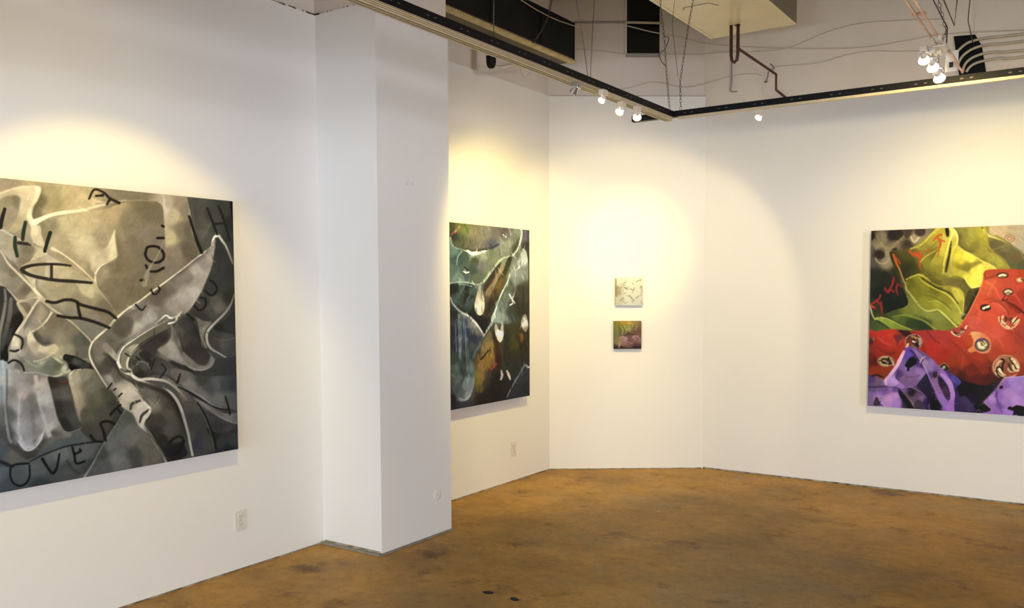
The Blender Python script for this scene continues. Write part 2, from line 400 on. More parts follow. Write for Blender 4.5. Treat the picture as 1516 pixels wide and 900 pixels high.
class Brush:
    def __init__(s, X, Y, base):
        s.X, s.Y = X, Y
        s.I = np.zeros(X.shape+(3,)); s.I[:] = _c(base)
        s.wx = X; s.wy = Y
    def _box(s, x0, y0, x1, y1):
        return (s.X >= x0) & (s.X <= x1) & (s.Y >= y0) & (s.Y <= y1)
    def field(s, cols, m=None, p=4.2):
        """colour field through sample colours"""
        X = s.X[m] if m is not None else s.X; Y = s.Y[m] if m is not None else s.Y
        num = 0; den = 0
        for x, y, c in cols:
            w = 1/((X-x)**2+(Y-y)**2+6)**(p/2); num = num+w[..., None]*_c(c); den = den+w
        return num/den[..., None]
    def put(s, m, a, col):
        s.I[m] = s.I[m]*(1-a[:, None])+col*a[:, None]
    def _seg(s, m, P, val=None):
        X, Y = s.X[m], s.Y[m]; best = np.full(X.shape, 1e9); v = np.zeros(X.shape); side = np.zeros(X.shape)
        L = len(P)-1
        for i in range(L):
            ax, ay = P[i]; bx, by = P[i+1]; dx, dy = bx-ax, by-ay; q = dx*dx+dy*dy+1e-9
            t = np.clip(((X-ax)*dx+(Y-ay)*dy)/q, 0, 1)
            d = (X-ax-t*dx)**2+(Y-ay-t*dy)**2; k = d < best
            best[k] = d[k]; v[k] = (i+t[k])/L
            side[k] = (dx*(Y[k]-ay)-dy*(X[k]-ax))
        return np.sqrt(best), v, side
    def poly(s, pts, cols, soft=.7, op=1, sm=True):
        P = _cat(pts, True) if sm else np.array(pts, float)
        m = s._box(P[:, 0].min()-soft, P[:, 1].min()-soft, P[:, 0].max()+soft, P[:, 1].max()+soft)
        if not m.any(): return
        X, Y = s.X[m], s.Y[m]; ins = np.zeros(X.shape, bool)
        for i in range(len(P)):
            x0, y0 = P[i]; x1, y1 = P[(i+1) % len(P)]
            if y0 == y1: continue
            ins ^= ((Y < y0) != (Y < y1)) & (X < (x1-x0)*(Y-y0)/(y1-y0)+x0)
        d, _, _ = s._seg(m, np.concatenate([P, P[:1]]))
        sd = np.where(ins, d, -d); a = np.clip(.5+sd/(2*soft), 0, 1); a = a*a*(3-2*a)*op
        col = s.field(cols, m) if isinstance(cols, list) else _c(cols)
        s.put(m, a, col)
    def line(s, pts, w, c, op=1, soft=.6, sm=True):
        P = _cat(pts) if sm else np.array(pts, float)
        W = np.array(w if isinstance(w, (list, tuple)) else [w, w], float); r = W.max()/2+soft
        m = s._box(P[:, 0].min()-r, P[:, 1].min()-r, P[:, 0].max()+r, P[:, 1].max()+r)
        if not m.any(): return
        d, v, _ = s._seg(m, P)
        ww = np.interp(v, np.linspace(0, 1, len(W)), W)/2
        a = np.clip((ww+soft-d)/(2*soft), 0, 1); a = a*a*(3-2*a)*op
        if isinstance(c, list):
            cc = np.array([_c(q) for q in c]); t = np.linspace(0, 1, len(cc))
            col = np.stack([np.interp(v, t, cc[:, k]) for k in range(3)], -1)
        else: col = _c(c)
        s.put(m, a, col)
    def shade(s, pts, w, c, op=.8, side=1, sm=True, pw=1.5):
        """one sided soft falloff: side 1 = right of the drawing direction (y down)"""
        P = _cat(pts) if sm else np.array(pts, float)
        m = s._box(P[:, 0].min()-w, P[:, 1].min()-w, P[:, 0].max()+w, P[:, 1].max()+w)
        if not m.any(): return
        d, v, sd = s._seg(m, P)
        e = np.clip(np.minimum(v, 1-v)*6+.25, 0, 1)
        a = np.clip(1-d/w, 0, 1)**pw*op*e*np.where(sd*side > 0, 1, np.clip(1-d/1.2, 0, 1))
        s.put(m, a, _c(c))
    def fold(s, pts, w, hi, lo, ws=8, side=1, op=.8):
        s.shade(pts, ws, lo, op, side); s.line(pts, w, hi)
    def grain(s, amt, sx, sy, seed=1, ang=0):
        ca, sa = math.cos(ang), math.sin(ang)
        u = (s.X*ca+s.Y*sa)/sx; v = (-s.X*sa+s.Y*ca)/sy
        n = _noise(u, v, seed)*.6+_noise(u*2.1, v*2.1, seed+3)*.4-.5
        s.I = np.clip(s.I*(1+amt*n[..., None]), 0, 255)
    def text(s, strokes, w, c='14120f', op=.92):
        for p in strokes: s.line(p, w, c, op, .7, len(p) > 2)

    def brushy(s, n, seed, box, ln, wd, ang, dv, op=.5):
        """short strokes picking up the colour below them"""
        r = random.Random(seed)
        for i in range(n):
            x = box[0]+r.random()*(box[2]-box[0]); y = box[1]+r.random()*(box[3]-box[1])
            d = (s.X-x)**2+(s.Y-y)**2; k = np.argmin(d)
            if d.flat[k] > 9: continue
            c = s.I.reshape(-1, 3)[k]*(1+dv*(r.random()*2-1))+np.array([r.random()-.5, r.random()-.5, r.random()-.5])*14*dv/.3
            a = ang+(r.random()-.5)*1.1; l = ln*(.5+r.random())
            dx, dy = math.cos(a)*l/2, math.sin(a)*l/2; j = (r.random()-.5)*l*.3
            s.line([(x-dx, y-dy), (x+j, y+j*.5), (x+dx, y+dy)], [wd*.5, wd, wd*.4], np.clip(c, 0, 255), op, .5)
def art_left(X, Y):
    b = Brush(X, Y, '8a7d66')
    b.I = b.field([(-60, 320, '8a7c62'), (0, 275, '97876a'), (60, 270, '9c8c6c'), (20, 320, '8c8069'), (100, 300, 'a8966f'), (200, 290, '7f725a'), (200, 330, '776b54'), (250, 300, 'a08f76'), (255, 350, 'a2936f'),
                   (250, 400, '80735c'), (300, 310, '5a584b'), (330, 330, '47483f'), (330, 400, '4a4a42'), (110, 350, 'a89873'), (80, 340, '93866a'), (60, 420, '98896e'),
                   (130, 430, '978a68'), (20, 380, '8a8170'), (200, 430, '756a50'), (120, 480, '7d7764'), (60, 500, '8d826c'), (330, 470, '48473f'), (250, 560, '55524a'), (320, 560, '4c4b46'),
                   (340, 620, '454644'), (200, 600, '6b6453'), (250, 640, '4c4a42'), (120, 600, '66624f'), (60, 560, '7d7a70'), (20, 600, '6d706e'), (40, 700, '4d5455'), (120, 670, '565c5a'),
                   (180, 660, '6c6a60'), (150, 690, '5c5e5a'), (300, 640, '4f4d46'), (330, 650, '41423f'), (-60, 600, '5c605e'), (-60, 450, '6c675c')])
    # upper left cloth lobes
    b.poly([(-70, 262), (-10, 262), (75, 271), (60, 277), (30, 279), (0, 287), (-40, 300), (-75, 310)], [(0, 270, '93826a'), (60, 274, '9b8a66'), (-40, 280, '8b7c60')])
    b.poly([(-40, 305), (0, 288), (25, 279), (50, 278), (57, 281), (52, 298), (44, 316), (38, 330), (22, 345), (5, 343), (-30, 350)], [(0, 292, 'a49577'), (45, 285, 'b09f80'), (40, 310, 'ac9c7c'), (20, 335, '9b8d6c'), (-20, 320, '8c7f66')])
    b.poly([(2, 296), (18, 291), (29, 294), (28, 310), (23, 326), (14, 340), (4, 341), (-8, 330), (-8, 305)], [(10, 300, '857a5f'), (15, 315, '938470'), (8, 335, '8d7f69'), (28, 300, '7a6f55')], 2.5)
    b.poly([(57, 281), (75, 277), (98, 279), (118, 286), (140, 296), (158, 303), (125, 311), (92, 315), (66, 319), (50, 326), (46, 318), (50, 305), (56, 293)],
           [(58, 300, '726749'), (50, 318, '756a50'), (75, 285, '9a8b66'), (100, 290, 'a8966f'), (80, 302, '97875f'), (120, 300, 'ae9a74'), (70, 312, '9c8b66'), (150, 303, 'b09c78')])
    b.shade([(57, 281), (52, 298), (46, 312), (47, 322)], 9, '5f563f', .6, -1)
    b.line([(50, 279), (56, 282), (53, 295), (46, 308), (43, 322), (48, 333), (52, 345)], [5, 8, 6, 5, 8, 9, 6], ['bfae90', 'c7b698', 'c2b08c', 'b9a883', 'c6b697', 'c0af90', 'b5a486'], .9, 1.5)
    b.line([(0, 288), (25, 280), (50, 278)], [2, 3, 4], 'b9a888', .8, 1.2)
    # centre big sheet
    b.poly([(56, 333), (75, 325), (105, 319), (150, 311), (185, 300), (232, 299), (242, 330), (240, 380), (222, 420), (205, 440), (175, 468), (160, 440), (141, 423), (138, 418), (100, 392), (68, 366), (58, 350)],
           [(70, 335, '8c7f62'), (100, 330, 'a99a74'), (130, 325, 'a89672'), (160, 315, 'a08c68'), (120, 360, 'b5a582'), (110, 350, 'ab9b78'), (90, 360, '9c8d6e'), (140, 385, 'b3a384'), (120, 395, '9a8a6b'), (100, 385, '978867'),
            (132, 400, '8f7f61'), (165, 345, '968663'), (152, 350, '98896c'), (170, 370, '85775a'), (190, 330, '807359'), (215, 310, '75694f'), (200, 360, '7a6e58'), (220, 350, '7f7260'), (180, 400, '7b6e54'), (200, 420, '776b50'), (170, 430, '7c6f54'), (225, 390, '786d58'), (160, 300, 'a18f6b')])
    b.poly([(56, 333), (64, 329), (70, 340), (68, 355), (64, 367), (60, 360), (57, 348)], '83775a', 2, .8)
    b.poly([(58, 335), (61, 350), (67, 367), (60, 366), (48, 358), (45, 340)], 'b8a889', 1.5, .8)
    b.line([(50, 330), (60, 325), (75, 319), (95, 315), (120, 312), (140, 306), (160, 300), (185, 297)], [9, 6, 5, 5, 4, 4, 3, 2], ['c8b898', 'c9b998', 'cbbb98', 'c4b28e', 'b9a582', 'a8967a'], .95, 1.2)
    b.line([(140, 303), (165, 299), (200, 297), (232, 298)], [3, 1.5], '94846a', .7)
    # pale inner folds of the big sheet
    b.poly([(168, 341), (169, 360), (171, 382), (160, 389), (148, 396), (140, 404), (132, 396), (138, 384), (148, 372), (158, 362), (163, 350)], [(167, 350, 'c2b492'), (168, 378, 'c3b48f'), (150, 375, 'aa9b7c'), (142, 396, 'ac9c7e')], 2, .85)
    b.line([(168, 340), (169, 355), (171, 370), (171, 380), (160, 388), (149, 393), (141, 402), (139, 415)], [1.5, 2, 2.5, 3, 2.5, 2.5, 2.5, 3], 'c4b491', .95)
    b.shade([(168, 340), (169, 355), (171, 370), (171, 380), (160, 388), (149, 394), (142, 403)], 12, '6b5f47', .6, -1)
    b.line([(139, 404), (140, 418), (145, 428), (160, 448), (172, 466), (174, 470)], [2.5, 3, 2.4, 2.2, 2.2, 2], ['c0b08c', 'bfb08c', 'b8aa86', 'b4a584'], .9)
    b.shade([(140, 418), (145, 428), (160, 448), (173, 468)], 10, '64593f', .45, -1)
    b.line([(76, 368), (90, 375), (108, 388), (125, 403), (138, 416)], [5, 2.5, 2.2, 2, 2], ['b8a98a', 'c4b596', 'bfb08d', 'b0a07e'], .9)
    # T shapes fold, left middle
    b.poly([(-60, 338), (0, 339), (12, 344), (28, 358), (45, 362), (62, 368), (70, 378), (62, 384), (50, 380), (32, 400), (-10, 372), (-60, 360)], [(0, 350, '9b917c'), (20, 360, '938972'), (40, 370, '7c705b'), (36, 385, '7f745e'), (60, 375, 'ac9d7e'), (-30, 350, '8d8370'), (15, 380, '968c79')])
    b.poly([(45, 385), (57, 371), (68, 378), (70, 382), (60, 395), (50, 402), (42, 397)], [(55, 385, 'b0a083'), (50, 395, 'a99b7e')], 1.2)
    b.line([(0, 340), (15, 348), (28, 355), (45, 362), (58, 370), (68, 377)], [2, 2, 1.6, 1.6, 2, 2.4], ['b3a78f', 'b2a68e', 'a99a7c', 'bcae90'], .85)
    # tatters around second A
    b.poly([(30, 396), (60, 380), (72, 378), (95, 392), (118, 405), (140, 420), (146, 432), (165, 455), (173, 470), (160, 482), (130, 470), (100, 452), (68, 448), (56, 438), (44, 420)],
           [(60, 400, '9d8e70'), (80, 385, 'a89a80'), (90, 400, 'a59674'), (70, 425, '988a6c'), (100, 430, '978a6a'), (130, 430, 'a39772'), (128, 445, '8f8262'), (110, 440, '877c60'), (150, 460, '7a6e54'), (140, 470, '857a65'), (50, 415, 'a89b80'), (66, 445, '9d8e72')])
    b.poly([(110, 412), (134, 420), (136, 440), (125, 438), (114, 424)], 'aea27e', 2, .6)
    b.poly([(44, 420), (52, 412), (52, 425), (66, 441), (62, 446), (50, 432)], 'b3a689', 1.5, .8)
    b.shade([(52, 412), (54, 428), (68, 442)], 8, '6a5f4a', .6, -1)
    b.poly([(70, 383), (74, 392), (72, 408), (66, 408), (66, 395)], 'b3a98c', 1, .6)
    # left diagonal hem
    b.poly([(-80, 330), (-40, 345), (0, 372), (15, 385), (30, 400), (45, 420), (58, 436), (50, 441), (28, 444), (18, 435), (5, 425), (-40, 400), (-80, 380)], [(10, 395, '7f7665'), (25, 420, '857b68'), (38, 430, '6d6250'), (45, 437, '9a8c72'), (5, 410, '8b8170'), (-30, 370, '837a68'), (20, 400, '746a58')])
    b.line([(-30, 350), (0, 372), (12, 390), (28, 406), (44, 422), (58, 437), (72, 452), (90, 465), (108, 478), (128, 498), (134, 506)], [2, 2, 3, 3.4, 3.5, 5, 3, 3, 2.6, 2.2, 2], ['a1957d', 'a89c82', 'b6a98c', 'b7a98a', 'c4b596', 'b8ab8a', 'bdb18f', 'bfb391', 'b3a789', 'a09780'], .92)
    b.line([(0, 421), (10, 428), (20, 438), (28, 444), (45, 442), (56, 439)], [4, 3.5, 3, 3, 3], ['9d9180', 'a29684', 'a79a82', 'b0a284'], .9)
    # dark hollow far left and grey bands
    b.poly([(-60, 415), (0, 422), (12, 430), (24, 445), (30, 458), (36, 466), (24, 488), (12, 512), (6, 535), (-60, 520)], [(20, 455, '4a443c'), (28, 470, '2b2621'), (0, 440, '403c36'), (10, 520, '1f1e1b'), (3, 500, '45443e'), (-30, 470, '4d4b45')])
    b.line([(-4, 560), (-2, 500), (4, 470), (8, 445), (7, 428)], [8, 6, 5, 4, 3], '8b8575', .8, 1.5)
    b.line([(2, 515), (8, 490), (14, 465), (16, 442)], [6, 6, 7, 5], ['4e4c44', '6a675b', '77736a'], .85, 1.5)
    b.line([(30, 455), (36, 465), (28, 480), (20, 495)], [3, 4, 5, 5], '1c1815', .75, 2)
    # hanging flap with O
    b.poly([(30, 444), (56, 441), (58, 452), (72, 463), (66, 478), (46, 490), (40, 505), (36, 520), (38, 540), (20, 556), (8, 555), (12, 530), (18, 500), (25, 486), (34, 470), (28, 456), (24, 448)],
           [(48, 455, '8e816c'), (60, 460, '97896f'), (30, 455, 'a99a7c'), (40, 475, '8d826f'), (35, 490, '9a8f7b'), (22, 505, 'b4a88e'), (20, 520, '9a9080'), (15, 535, '8f8b80'), (28, 540, '6e6e62'), (36, 505, '7b7463'), (25, 550, '9a9182')])
    b.poly([(28, 448), (40, 447), (46, 458), (38, 465), (31, 458)], '6e614d', 1.5, .8)
    b.poly([(24, 447), (30, 450), (40, 464), (36, 467), (28, 458)], 'a6997c', 1, .8)
    b.line([(60, 440), (50, 452), (40, 468), (32, 480), (25, 490), (20, 502)], [5, 4, 3.5, 4, 4, 4], ['c2b292', 'bcae90', 'b3a58a', 'b5a98f', 'b9ae94'], .9)
    b.shade([(58, 442), (46, 462), (38, 476), (34, 488)], 8, '5c5445', .5, -1)
    # hollow under the flap
    b.poly([(76, 462), (90, 468), (112, 484), (128, 500), (134, 510), (136, 528), (128, 528), (98, 532), (80, 530), (56, 512), (44, 500), (46, 490), (60, 480), (70, 474)],
           [(80, 475, '7b6f58'), (62, 492, '867a62'), (90, 500, '8b8066'), (100, 490, '7a705a'), (115, 505, '666554'), (125, 500, '5f5c4f'), (64, 506, '6b6757'), (56, 498, '5e594b'), (85, 520, '9b9073'), (100, 515, '8c8268'), (120, 522, '6b6654')])
    b.line([(75, 462), (68, 472), (58, 482), (48, 489)], [3, 3, 3.4, 3], 'c0b392', .9)
    b.poly([(45, 488), (50, 498), (56, 506), (66, 511), (80, 508), (86, 516), (76, 524), (60, 528), (48, 520), (40, 508), (40, 496)], [(48, 497, 'b9ac8e'), (62, 515, 'b8aa8a'), (78, 512, 'b0a27c'), (50, 512, 'a0947a'), (60, 526, '8c836e')], 1.6, .95)
    b.shade([(50, 490), (52, 498), (62, 507), (76, 506)], 7, '4b4a3d', .7, -1)
    b.poly([(40, 516), (50, 526), (70, 532), (95, 530), (90, 538), (60, 538), (42, 532)], '7e7868', 2, .8)
    # crumpled roll under it
    b.poly([(38, 532), (55, 534), (70, 530), (78, 524), (90, 533), (98, 542), (92, 552), (80, 556), (66, 550), (50, 545), (36, 548), (30, 552)], [(50, 538, '7d7c69'), (70, 540, '6f705f'), (85, 540, '66664f'), (60, 532, '9d9a80'), (95, 545, 'a5a284')])
    b.line([(50, 533), (60, 531), (70, 526)], 3, 'a39f84', .8)
    b.line([(77, 525), (83, 530), (90, 535)], [4, 3.5, 3], ['8f8a68', 'bbb48f', 'a09a78'], .9)
    b.line([(103, 540), (102, 546), (93, 551), (80, 555), (66, 553), (52, 549), (34, 550)], [4, 3, 2.2, 2, 2, 1.6], ['b4b191', 'aaa786', 'a6a284', '9c9981', '8f8b7c', 'a39b86'], .9)
    b.line([(36, 530), (45, 537), (55, 541)], [1.5, 1.5], '9a9582', .7)
    # dark mouth
    b.poly([(95, 523), (110, 527), (124, 533), (136, 538), (142, 546), (130, 552), (110, 548), (102, 545), (98, 535), (92, 530)], [(100, 528, '2b2c22'), (112, 534, '52534a'), (125, 540, '444438'), (135, 545, '2a2520'), (108, 544, '15120f')], 1)
    b.line([(96, 524), (110, 527), (126, 534)], [3, 3, 2], '23231a', .8)
    # lower vertical drapery
    b.poly([(-80, 530), (5, 532), (15, 545), (30, 551), (45, 553), (62, 555), (74, 560), (80, 585), (82, 610), (92, 632), (105, 641), (98, 646), (80, 650), (56, 668), (44, 690), (0, 700), (-80, 700)],
           [(5, 545, '8d9392'), (12, 560, '9a988f'), (3, 580, '7b8080'), (18, 580, '827c71'), (14, 610, '62615a'), (10, 640, '4f534e'), (25, 560, '8f8b80'), (32, 580, '9a8d84'), (26, 600, '8a8983'), (40, 600, '79756f'), (50, 560, '7c7266'), (46, 590, '736b63'), (52, 600, '6e6c66'), (55, 570, 'a59a8c'),
            (62, 590, '9a968c'), (30, 630, '8d8a88'), (28, 650, '7e7c7a'), (40, 655, '8f8c8c'), (50, 640, '7e7b74'), (66, 620, '8a867e'), (72, 632, 'a09c92'), (58, 655, '55534b'), (40, 672, '45433a'), (18, 660, '4c4a42'), (0, 660, '5a5e5e'), (76, 640, '5b584c'), (-40, 600, '666b6b')])
    b.line([(4, 532), (6, 560), (8, 600), (12, 640), (16, 652)], [4, 3, 4, 4, 3], ['9da2a0', '8f9290', '858785', '84857f'], .8, 1.4)
    b.line([(10, 545), (10, 575), (10, 605), (16, 640), (26, 655)], [2, 3, 3, 3, 2], '56544c', .65, 1.6)
    b.line([(52, 556), (56, 580), (60, 605), (68, 628), (72, 642)], [6, 6, 5, 6, 7], ['aba08f', 'a19a8d', '9b978c', '9e9a90', 'a29e94'], .85, 2)
    b.line([(28, 585), (27, 620), (28, 645), (36, 662)], [3, 3, 3, 2], 'a09b96', .7, 2)
    b.line([(45, 590), (48, 615), (50, 640)], [4, 5, 4], '6a6760', .6, 2.5)
    b.poly([(30, 640), (38, 655), (48, 655), (60, 640), (62, 648), (52, 660), (42, 664), (34, 662), (28, 652)], 'a09b99', 1.5, .75)
    b.line([(27, 650), (34, 660), (42, 664), (52, 658), (60, 646), (64, 636)], [2, 2.4, 2.4, 2, 1.5], 'aaa5a2', .8)
    b.poly([(26, 655), (34, 664), (42, 668), (55, 660), (64, 648), (72, 652), (60, 664), (50, 675), (44, 680), (34, 672), (22, 660)], '4a4740', 2, .8)
    b.line([(55, 672), (64, 658), (76, 648), (90, 642)], [3, 8, 8, 4], ['5d5c54', '706e64', '646259'], .6, 3)
    # dark fold centre
    b.poly([(70, 556), (82, 557), (96, 555), (103, 566), (106, 580), (112, 600), (118, 622), (120, 630), (108, 636), (96, 636), (86, 620), (80, 600), (74, 575)], [(78, 565, '37362c'), (85, 600, '3a3a31'), (95, 580, '605c50'), (100, 600, '4c4940'), (94, 560, '50493d'), (110, 620, '55524a'), (95, 628, '34332b'), (82, 580, '57554a')], 1.5)
    b.line([(85, 566), (92, 566), (100, 564)], [1.5, 3, 3], '6d2f27', .7, .8)
    b.poly([(103, 553), (112, 547), (125, 544), (140, 546), (150, 552), (160, 570), (175, 590), (182, 605), (190, 625), (185, 640), (160, 652), (140, 655), (118, 634), (118, 618), (112, 598), (104, 575), (100, 560)],
           [(108, 555, '9a8f76'), (125, 552, '857c66'), (108, 580, '98896f'), (114, 600, '8f826a'), (130, 570, '736b58'), (140, 590, '66604c'), (125, 610, '5f5947'), (150, 610, '565444'), (140, 560, '6d6754'), (170, 600, '45453a'), (150, 635, '4f4d42'), (125, 640, '4b4a40'), (160, 580, '54523f'), (180, 625, '404036')])
    b.line([(103, 550), (102, 556), (106, 570), (110, 585), (113, 600), (117, 620)], [3, 4, 5, 7, 7, 3], ['b8ad90', 'ada083', 'a29477', '9d8f74', '96896e', '7d745f'], .85, 1.4)
    b.line([(102, 553), (108, 547), (118, 545)], [2, 2.4, 1.5], 'bab092', .8)
    b.line([(88, 634), (100, 638), (112, 635), (120, 631)], [1.5, 1.5], '7e7a6c', .7)
    # bottom band with LOVE letters
    b.poly([(-80, 700), (-20, 690), (20, 680), (44, 676), (70, 668), (95, 660), (115, 656), (150, 652), (175, 640), (180, 700), (80, 722), (-80, 745)],
           [(0, 700, '5c6465'), (10, 715, '485052'), (40, 690, '5c605d'), (60, 690, '5a5e5a'), (80, 700, '4c504c'), (100, 690, '50544d'), (110, 672, '5d605c'), (130, 665, '5f615d'), (130, 690, '4a4d47'), (90, 670, '676a65'), (30, 700, '565a57'), (60, 715, '3f4443')])
    b.poly([(-80, 640), (-10, 650), (0, 652), (15, 660), (30, 672), (44, 682), (20, 686), (0, 688), (-80, 700)], [(5, 660, '50565a'), (20, 672, '646259'), (35, 680, '5f5e57'), (-10, 670, '454c50')], 1.5, .9)
    b.line([(0, 680), (10, 684), (18, 688)], [5, 6, 3], '1d2427', .8, 1.5)
    b.line([(44, 680), (60, 672), (75, 666), (95, 659), (112, 656), (140, 652)], [2, 2.5, 2, 3, 3], '201f1b', .7, 1)
    b.line([(98, 680), (106, 692), (118, 700)], [3, 4, 3], '3a3d34', .6, 2)
    # lower triangle cloth
    b.poly([(182, 606), (190, 606), (200, 622), (215, 640), (232, 660), (248, 700), (180, 716), (118, 706), (128, 694), (145, 665), (160, 640), (172, 622)],
           [(185, 615, '58584c'), (175, 630, '63645c'), (185, 640, '6b6a5f'), (165, 660, '66675f'), (172, 680, '75726a'), (195, 650, '726d61'), (200, 670, '504f48'), (212, 660, '6c6656'), (205, 690, '4f4d46'), (225, 680, '6a6453'), (215, 690, '6d6655'), (155, 690, '5b5c57'), (180, 690, '6f6c64'), (150, 670, '4e504a'), (240, 695, '565344')])
    b.line([(184, 606), (172, 624), (160, 642), (148, 662), (136, 684), (124, 704)], [1.6, 1.8, 2, 2.2, 2.6, 3], ['7d7f78', '8d8e88', '949590', '999890', '9d9c92'], .9)
    b.shade([(184, 606), (172, 624), (160, 642), (148, 662), (136, 684), (124, 704)], 9, '2d2e28', .55, 1)
    # right side: pillar of cloth top right
    b.poly([(236, 270), (281, 270), (282, 310), (281, 340), (292, 365), (285, 385), (262, 402), (245, 410), (240, 395), (243, 360), (241, 320)],
           [(245, 300, '9c8d78'), (255, 320, 'a69878'), (250, 350, 'aa9c76'), (262, 300, '8c7d65'), (265, 340, '7e705a'), (275, 310, '837862'), (278, 340, '6f6450'), (260, 375, '857763'), (250, 390, '7f7360'), (275, 370, '6b5f4c'), (242, 310, 'ab9c87')])
    b.line([(240, 290), (242, 320), (243, 350), (242, 380)], [3, 4, 3, 2], ['ad9f8a', 'aa9c83', 'a2947a', '84775f'], .7, 1.5)
    b.line([(278, 293), (279, 310), (277, 325)], [2, 2.4, 2], '9c8e78', .6, 1.2)
    b.poly([(281, 270), (366, 270), (366, 380), (352, 430), (325, 350), (318, 347), (312, 352), (300, 374), (294, 372), (286, 345), (281, 320)],
           [(290, 305, '56544a'), (300, 330, '5e5b4e'), (295, 350, '6b6558'), (310, 320, '4c4b43'), (330, 310, '46463f'), (320, 335, '4a4b44'), (335, 350, '3f403a'), (306, 355, '59564a'), (340, 330, '35362f')])
    b.line([(298, 352), (304, 342), (310, 330)], [1.5, 2], '77715f', .5, 1.5)
    b.poly([(339, 298), (345, 298), (347, 345), (344, 335), (341, 318)], '14150f', 1, .9)
    # white-edged wing
    b.poly([(317, 349), (314, 353), (312, 362), (302, 372), (290, 380), (272, 395), (256, 408), (240, 420), (215, 438), (205, 445), (186, 456), (168, 474), (150, 490), (135, 505), (130, 520), (134, 540), (150, 560), (170, 585), (185, 600), (200, 612), (215, 618), (210, 590), (190, 560), (174, 545), (172, 530), (178, 518), (200, 500), (220, 488), (240, 478), (262, 466), (275, 462), (285, 450), (300, 425), (310, 400), (316, 375)],
           [(310, 375, '9a8f7f'), (300, 390, '8c8276'), (290, 400, '9f9587'), (295, 415, '978d7d'), (275, 410, '837969'), (285, 430, 'a0968a'), (270, 440, '9b9282'), (255, 450, '94897a'), (250, 425, '746a59'), (240, 430, '695f4d'), (230, 445, '6b614f'), (225, 460, '857c70'), (215, 470, '989084'), (240, 465, '7d7464'), (262, 460, '8c8270'),
            (205, 465, '7e7465'), (185, 480, '6f6658'), (178, 490, '6a6050'), (200, 485, 'a39a89'), (170, 500, '746b5c'), (190, 498, '8f8675'), (150, 515, '7c7260'), (145, 525, '7b715f'), (165, 505, '6d6553'), (160, 535, '4f4a3f'), (155, 545, '5b5548'), (170, 555, '6a6253'), (160, 560, '90877a'), (180, 575, 'a59b85'), (175, 590, 'aba189'), (195, 590, '9c917b'), (190, 605, 'a79d88'), (205, 600, 'b0a591'), (210, 612, 'a59a86')])
    b.line([(245, 415), (262, 425), (280, 440), (262, 462)], [2, 5, 6, 4], '8f8576', .4, 4)
    b.poly([(166, 480), (178, 470), (192, 468), (196, 480), (190, 495), (180, 499), (168, 492)], [(180, 480, '675d4c'), (175, 488, '5f5646')], 3, .75)
    b.poly([(196, 490), (206, 478), (214, 486), (200, 500), (188, 508)], 'a39987', 2.5, .6)
    b.poly([(216, 462), (222, 456), (232, 470), (222, 478)], 'a29a8c', 2.5, .5)
    b.line([(320, 349), (316, 350), (313, 356), (311, 364), (302, 372), (288, 382), (272, 395), (256, 407), (240, 419), (222, 432), (203, 446), (186, 457), (172, 469), (158, 484), (140, 500), (133, 510), (131, 522), (135, 535), (144, 550), (157, 570), (162, 575)],
           [3, 3, 2.4, 2, 2, 2, 2.2, 2.4, 2.4, 2.6, 2.8, 3.2, 3.6, 3, 2.8, 2.6, 2.6, 2.4, 2.6, 2], ['c3baa8', 'c8bfae', 'b5ab98', 'b0a58f', 'b9ae95', 'bdb194', 'bbb092', 'c0b595', 'c5ba9c', 'c2b79b', 'bdb297', 'b5ab92'], .95)
    b.shade([(313, 356), (302, 374), (288, 384), (272, 397), (256, 409)], 8, '443e33', .5, -1)
    b.line([(316, 350), (321, 347), (328, 356), (334, 365), (342, 385), (346, 402)], [3, 3.5, 3.5, 3, 2.4, 2], ['c5bcad', 'bfb6a6', 'a89e8f', '8a8175', '6f685f'], .9)
    b.poly([(321, 352), (330, 365), (345, 392), (362, 405), (362, 480), (335, 500), (314, 535), (305, 560), (290, 500), (278, 470), (285, 452), (300, 425), (312, 395), (316, 370)],
           [(322, 370, '3f4039'), (320, 400, '3d3e37'), (330, 420, '41423b'), (310, 430, '42433b'), (340, 440, '38392f'), (315, 445, '5e594d'), (322, 455, '6d6658'), (310, 460, '504d43'), (330, 470, '4a493f'), (300, 470, '403f38'), (318, 400, '4a4b43'), (345, 400, '3c3c38'), (305, 445, '48483f')])
    b.line([(318, 356), (316, 375), (312, 395), (304, 415), (297, 432), (290, 444)], [1.2, 1.2], '6f6a58', .7)
    b.line([(346, 435), (342, 448), (333, 462), (320, 475), (312, 483), (306, 492), (306, 505), (312, 515), (325, 523), (340, 532)], [2, 3, 3.4, 3.4, 4, 4, 4, 3.4, 2.4, 2], ['6a655b', '7f786c', '958d7f', 'a0978a', 'a79e90', 'a2998b', '9d9486', '968d80', '8a8277'], .9)
    b.poly([(286, 468), (300, 474), (312, 476), (304, 488), (301, 502), (306, 514), (298, 512), (292, 500), (288, 485)], [(298, 480, '77705f'), (302, 485, '8b8272'), (295, 495, '80786a'), (302, 508, '8b8273')], 1.5, .85)
    b.poly([(350, 450), (335, 470), (322, 478), (316, 484), (322, 490), (345, 494), (352, 495)], [(335, 480, '3b3a34'), (325, 486, '2e2d27')], 1.5, .8)
    b.poly([(312, 490), (345, 497), (352, 530), (330, 522), (316, 516), (309, 504)], [(320, 500, '47463e'), (330, 508, '5b5850'), (345, 515, '4d4b46'), (320, 512, '4b4941')], 1.5, .8)
    b.line([(316, 500), (330, 503), (346, 500)], 2, '6a675d', .5, 1.2)
